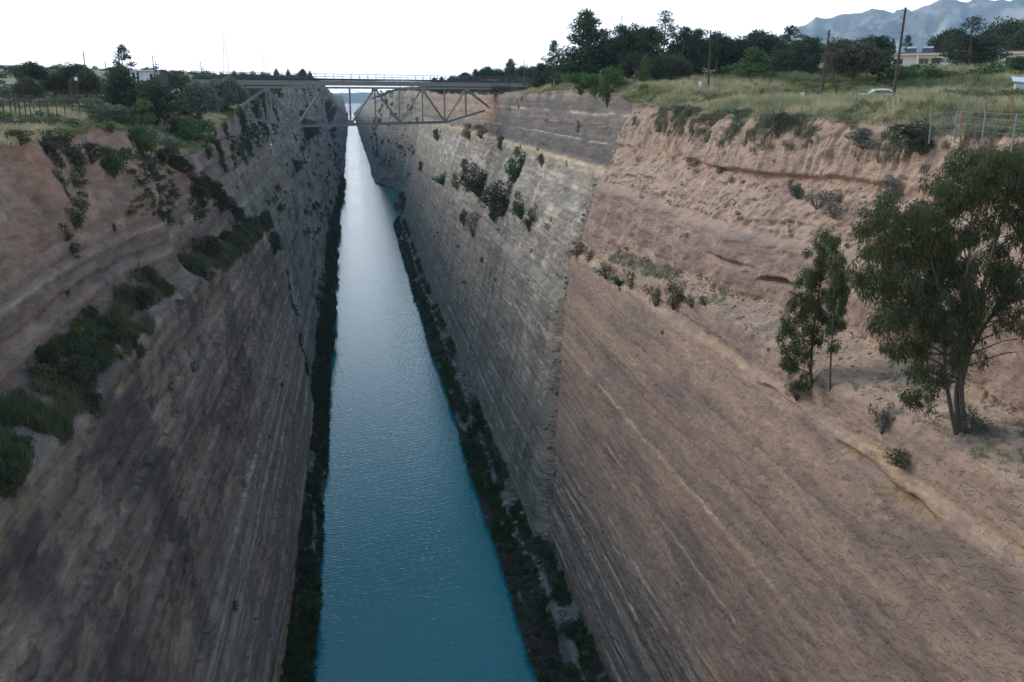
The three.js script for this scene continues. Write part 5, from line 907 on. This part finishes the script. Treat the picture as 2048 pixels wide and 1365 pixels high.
scatter('bench_weeds', grassGeo, 700, () => { const z = -rr(40, 132), y = benchR(z) + rr(-0.3, 0.9), f = fbm(z * 0.2, 9, 2); if (z < -92 ? f < 0.35 : f < 0.55) return null; const s = rr(0.3, 0.7), k = rnd(), c = k < 0.5 ? [0.26, 0.27, 0.18] : k < 0.8 ? [0.34, 0.29, 0.21] : [0.18, 0.21, 0.10]; return { p: V(xR(z, y), y - 0.08, z), w: s, h: s, c }; }, 'sparse weeds on the ledge of the right cliff', 'weeds');
scatter('gully_scrub', clumpGeo, 900, () => { const y = rr(8, 54), z = faultL(y) + 2.5 * (n2(y * 0.4, 60) - 0.5) + rr(-1.6, 1.6), s = rr(0.4, 1.3); if (n2(y * 0.5, 44) < 0.3) return null; const m = rr(0.7, 1.2); return { p: V(xL(z, y), y - 0.1, z), w: s, h: s, c: [0.075 * m, 0.095 * m, 0.045 * m] }; }, 'scrub growing down the fault gully of the left cliff', 'scrub');
scatter('slope_scrub', clumpGeo, 1500, () => { const z = -rr(60, 320), y = rimYL(z) - Math.pow(rnd(), 1.7) * 9, t = fbm(z * 0.14, y * 0.2, 3); if (t < 0.52) return null; const s = rr(0.4, 1.2), m = rr(0.7, 1.2); return { p: V(xL(z, y), y - 0.1, z), w: s, h: s * 0.8, c: [0.09 * m, 0.11 * m, 0.055 * m] }; }, 'scrub hanging over the rim of the left cliff', 'scrub');
scatter('rim_weeds', grassGeo, 1900, () => { const z = -rr(38, 124), y = rimYR(z) - Math.pow(rnd(), 2.4) * 2.8, t = fbm(z * 0.3, y * 0.6, 4); if (t < 0.47) return null; const s = rr(0.4, 1.0), m = rr(0.7, 1.2), c = rnd() < 0.6 ? [0.15, 0.165, 0.09] : [0.21, 0.18, 0.125]; return { p: V(xR(z, y), y - 0.06, z), w: s, h: s * 0.8, c: [c[0] * m, c[1] * m, c[2] * m] }; }, 'weeds hanging over the rim of the brown right cliff', 'weeds');
scatter('cliff_scrub', clumpGeo, 800, () => { const side = rnd() < 0.45 ? 1 : -1, z = side > 0 ? -rr(505, 1100) : -rr(205, 900), y = side > 0 ? rr(6, 62) : rr(6, rimYL(z)), t = fbm(z * 0.03, y * 0.22 + side * 9, 4); if (t < 0.58) return null; const s = (0.4 + 1.5 * rnd() ** 2) * (1 + (-z) / 700), m = rr(0.7, 1.2); return { p: V(side > 0 ? xR(z, y) : xL(z, y), y - 0.2, z), w: s, h: s, c: [0.055 * m, 0.072 * m, 0.035 * m] }; }, 'dark scrub patches on the far cliffs of both sides', 'scrub');

// loose stone
const stoneGeo = (() => { const g = new THREE.IcosahedronGeometry(0.5, 1), p = g.attributes.position; for (let i = 0; i < p.count; i++) { const x = p.getX(i), y = p.getY(i), z = p.getZ(i), k = 0.72 + 0.56 * n2(x * 3.1 + 5, y * 3.1 + z * 4.3 + 9); p.setXYZ(i, x * k * 1.15, y * k * 0.75, z * k); } g.computeVertexNormals(); return g; })();
const stoneMat = new THREE.MeshStandardMaterial({ color: 0xffffff, roughness: 1 });
function stones(name, n, place, label) {
  const m = new THREE.InstancedMesh(stoneGeo, stoneMat, n), M = new THREE.Matrix4(), q = new THREE.Quaternion(), e = new THREE.Euler(), c = new THREE.Color(); let k = 0, guard = 0;
  while (k < n && guard++ < n * 8) { const r = place(); if (!r) continue; e.set(rr(-0.5, 0.5), rr(0, 6.28), rr(-0.5, 0.5)); q.setFromEuler(e); M.compose(r.p, q, V(r.s * rr(0.7, 1.4), r.s, r.s * rr(0.7, 1.4))); m.setMatrixAt(k, M); c.setRGB(...r.c); m.setColorAt(k, c); k++; }
  m.count = k; put(m, name, label, 'stones', null, 'stuff');
}
const stoneCol = (a) => { const m = rr(0.7, 1.25); return [a[0] * m, a[1] * m, a[2] * m]; };
stones('bank_rocks', 1500, () => { const side = rnd() < 0.6 ? 1 : -1, z = -(72 + Math.pow(rnd(), 1.4) * 420), k = side > 0 ? (rnd() < 0.3 ? rr(0, 0.06) : rr(0.4, 1)) : (rnd() < 0.5 ? rr(0, 0.08) : rr(0.1, 1)), p = bankPt(side, z, k); return { p, s: (0.2 + 0.9 * rnd() ** 3), c: stoneCol(k < 0.1 ? [0.13, 0.115, 0.10] : [0.26, 0.235, 0.205]) }; }, 'fallen rocks lying along both banks');
stones('bench_rubble', 1600, () => { const z = -rr(40, 132), y = benchR(z) + rr(-0.3, 1.2), f = fbm(z * 0.15, 61, 3); if (f < 0.45) return null; return { p: V(xR(z, y), y, z), s: 0.06 + 0.28 * rnd() ** 3, c: stoneCol([0.43, 0.31, 0.225]) }; }, 'rubble lying on the ledge of the right cliff');
stones('slope_rubble', 1800, () => { const z = -rr(38, 122), y = rr(48.8, 53.4), f = fbm(z * 0.2, y * 0.4, 3); if (f < 0.5) return null; return { p: V(xR(z, y) + 0.05, y, z), s: 0.06 + 0.26 * rnd() ** 3, c: stoneCol([0.45, 0.33, 0.25]) }; }, 'loose stones on the upper slope of the brown cliff');
stones('fault_rubble', 500, () => { const y = rr(4, 58), z = faultR(y) + 1.4 * (n2(y * 0.25, 50) - 0.5) + rr(-0.6, 2.2); return { p: V(xR(z, y) + 0.05, y, z), s: 0.1 + 0.6 * rnd() ** 2.5, c: stoneCol([0.33, 0.275, 0.23]) }; }, 'broken stones in the fault between grey and brown rock');
const renderer = new THREE.WebGLRenderer({ antialias: true });
renderer.toneMapping = THREE.LinearToneMapping; renderer.toneMappingExposure = EXPOSURE;
renderer.shadowMap.enabled = true; renderer.setSize(1024, 682);
renderer.render(scene, camera);
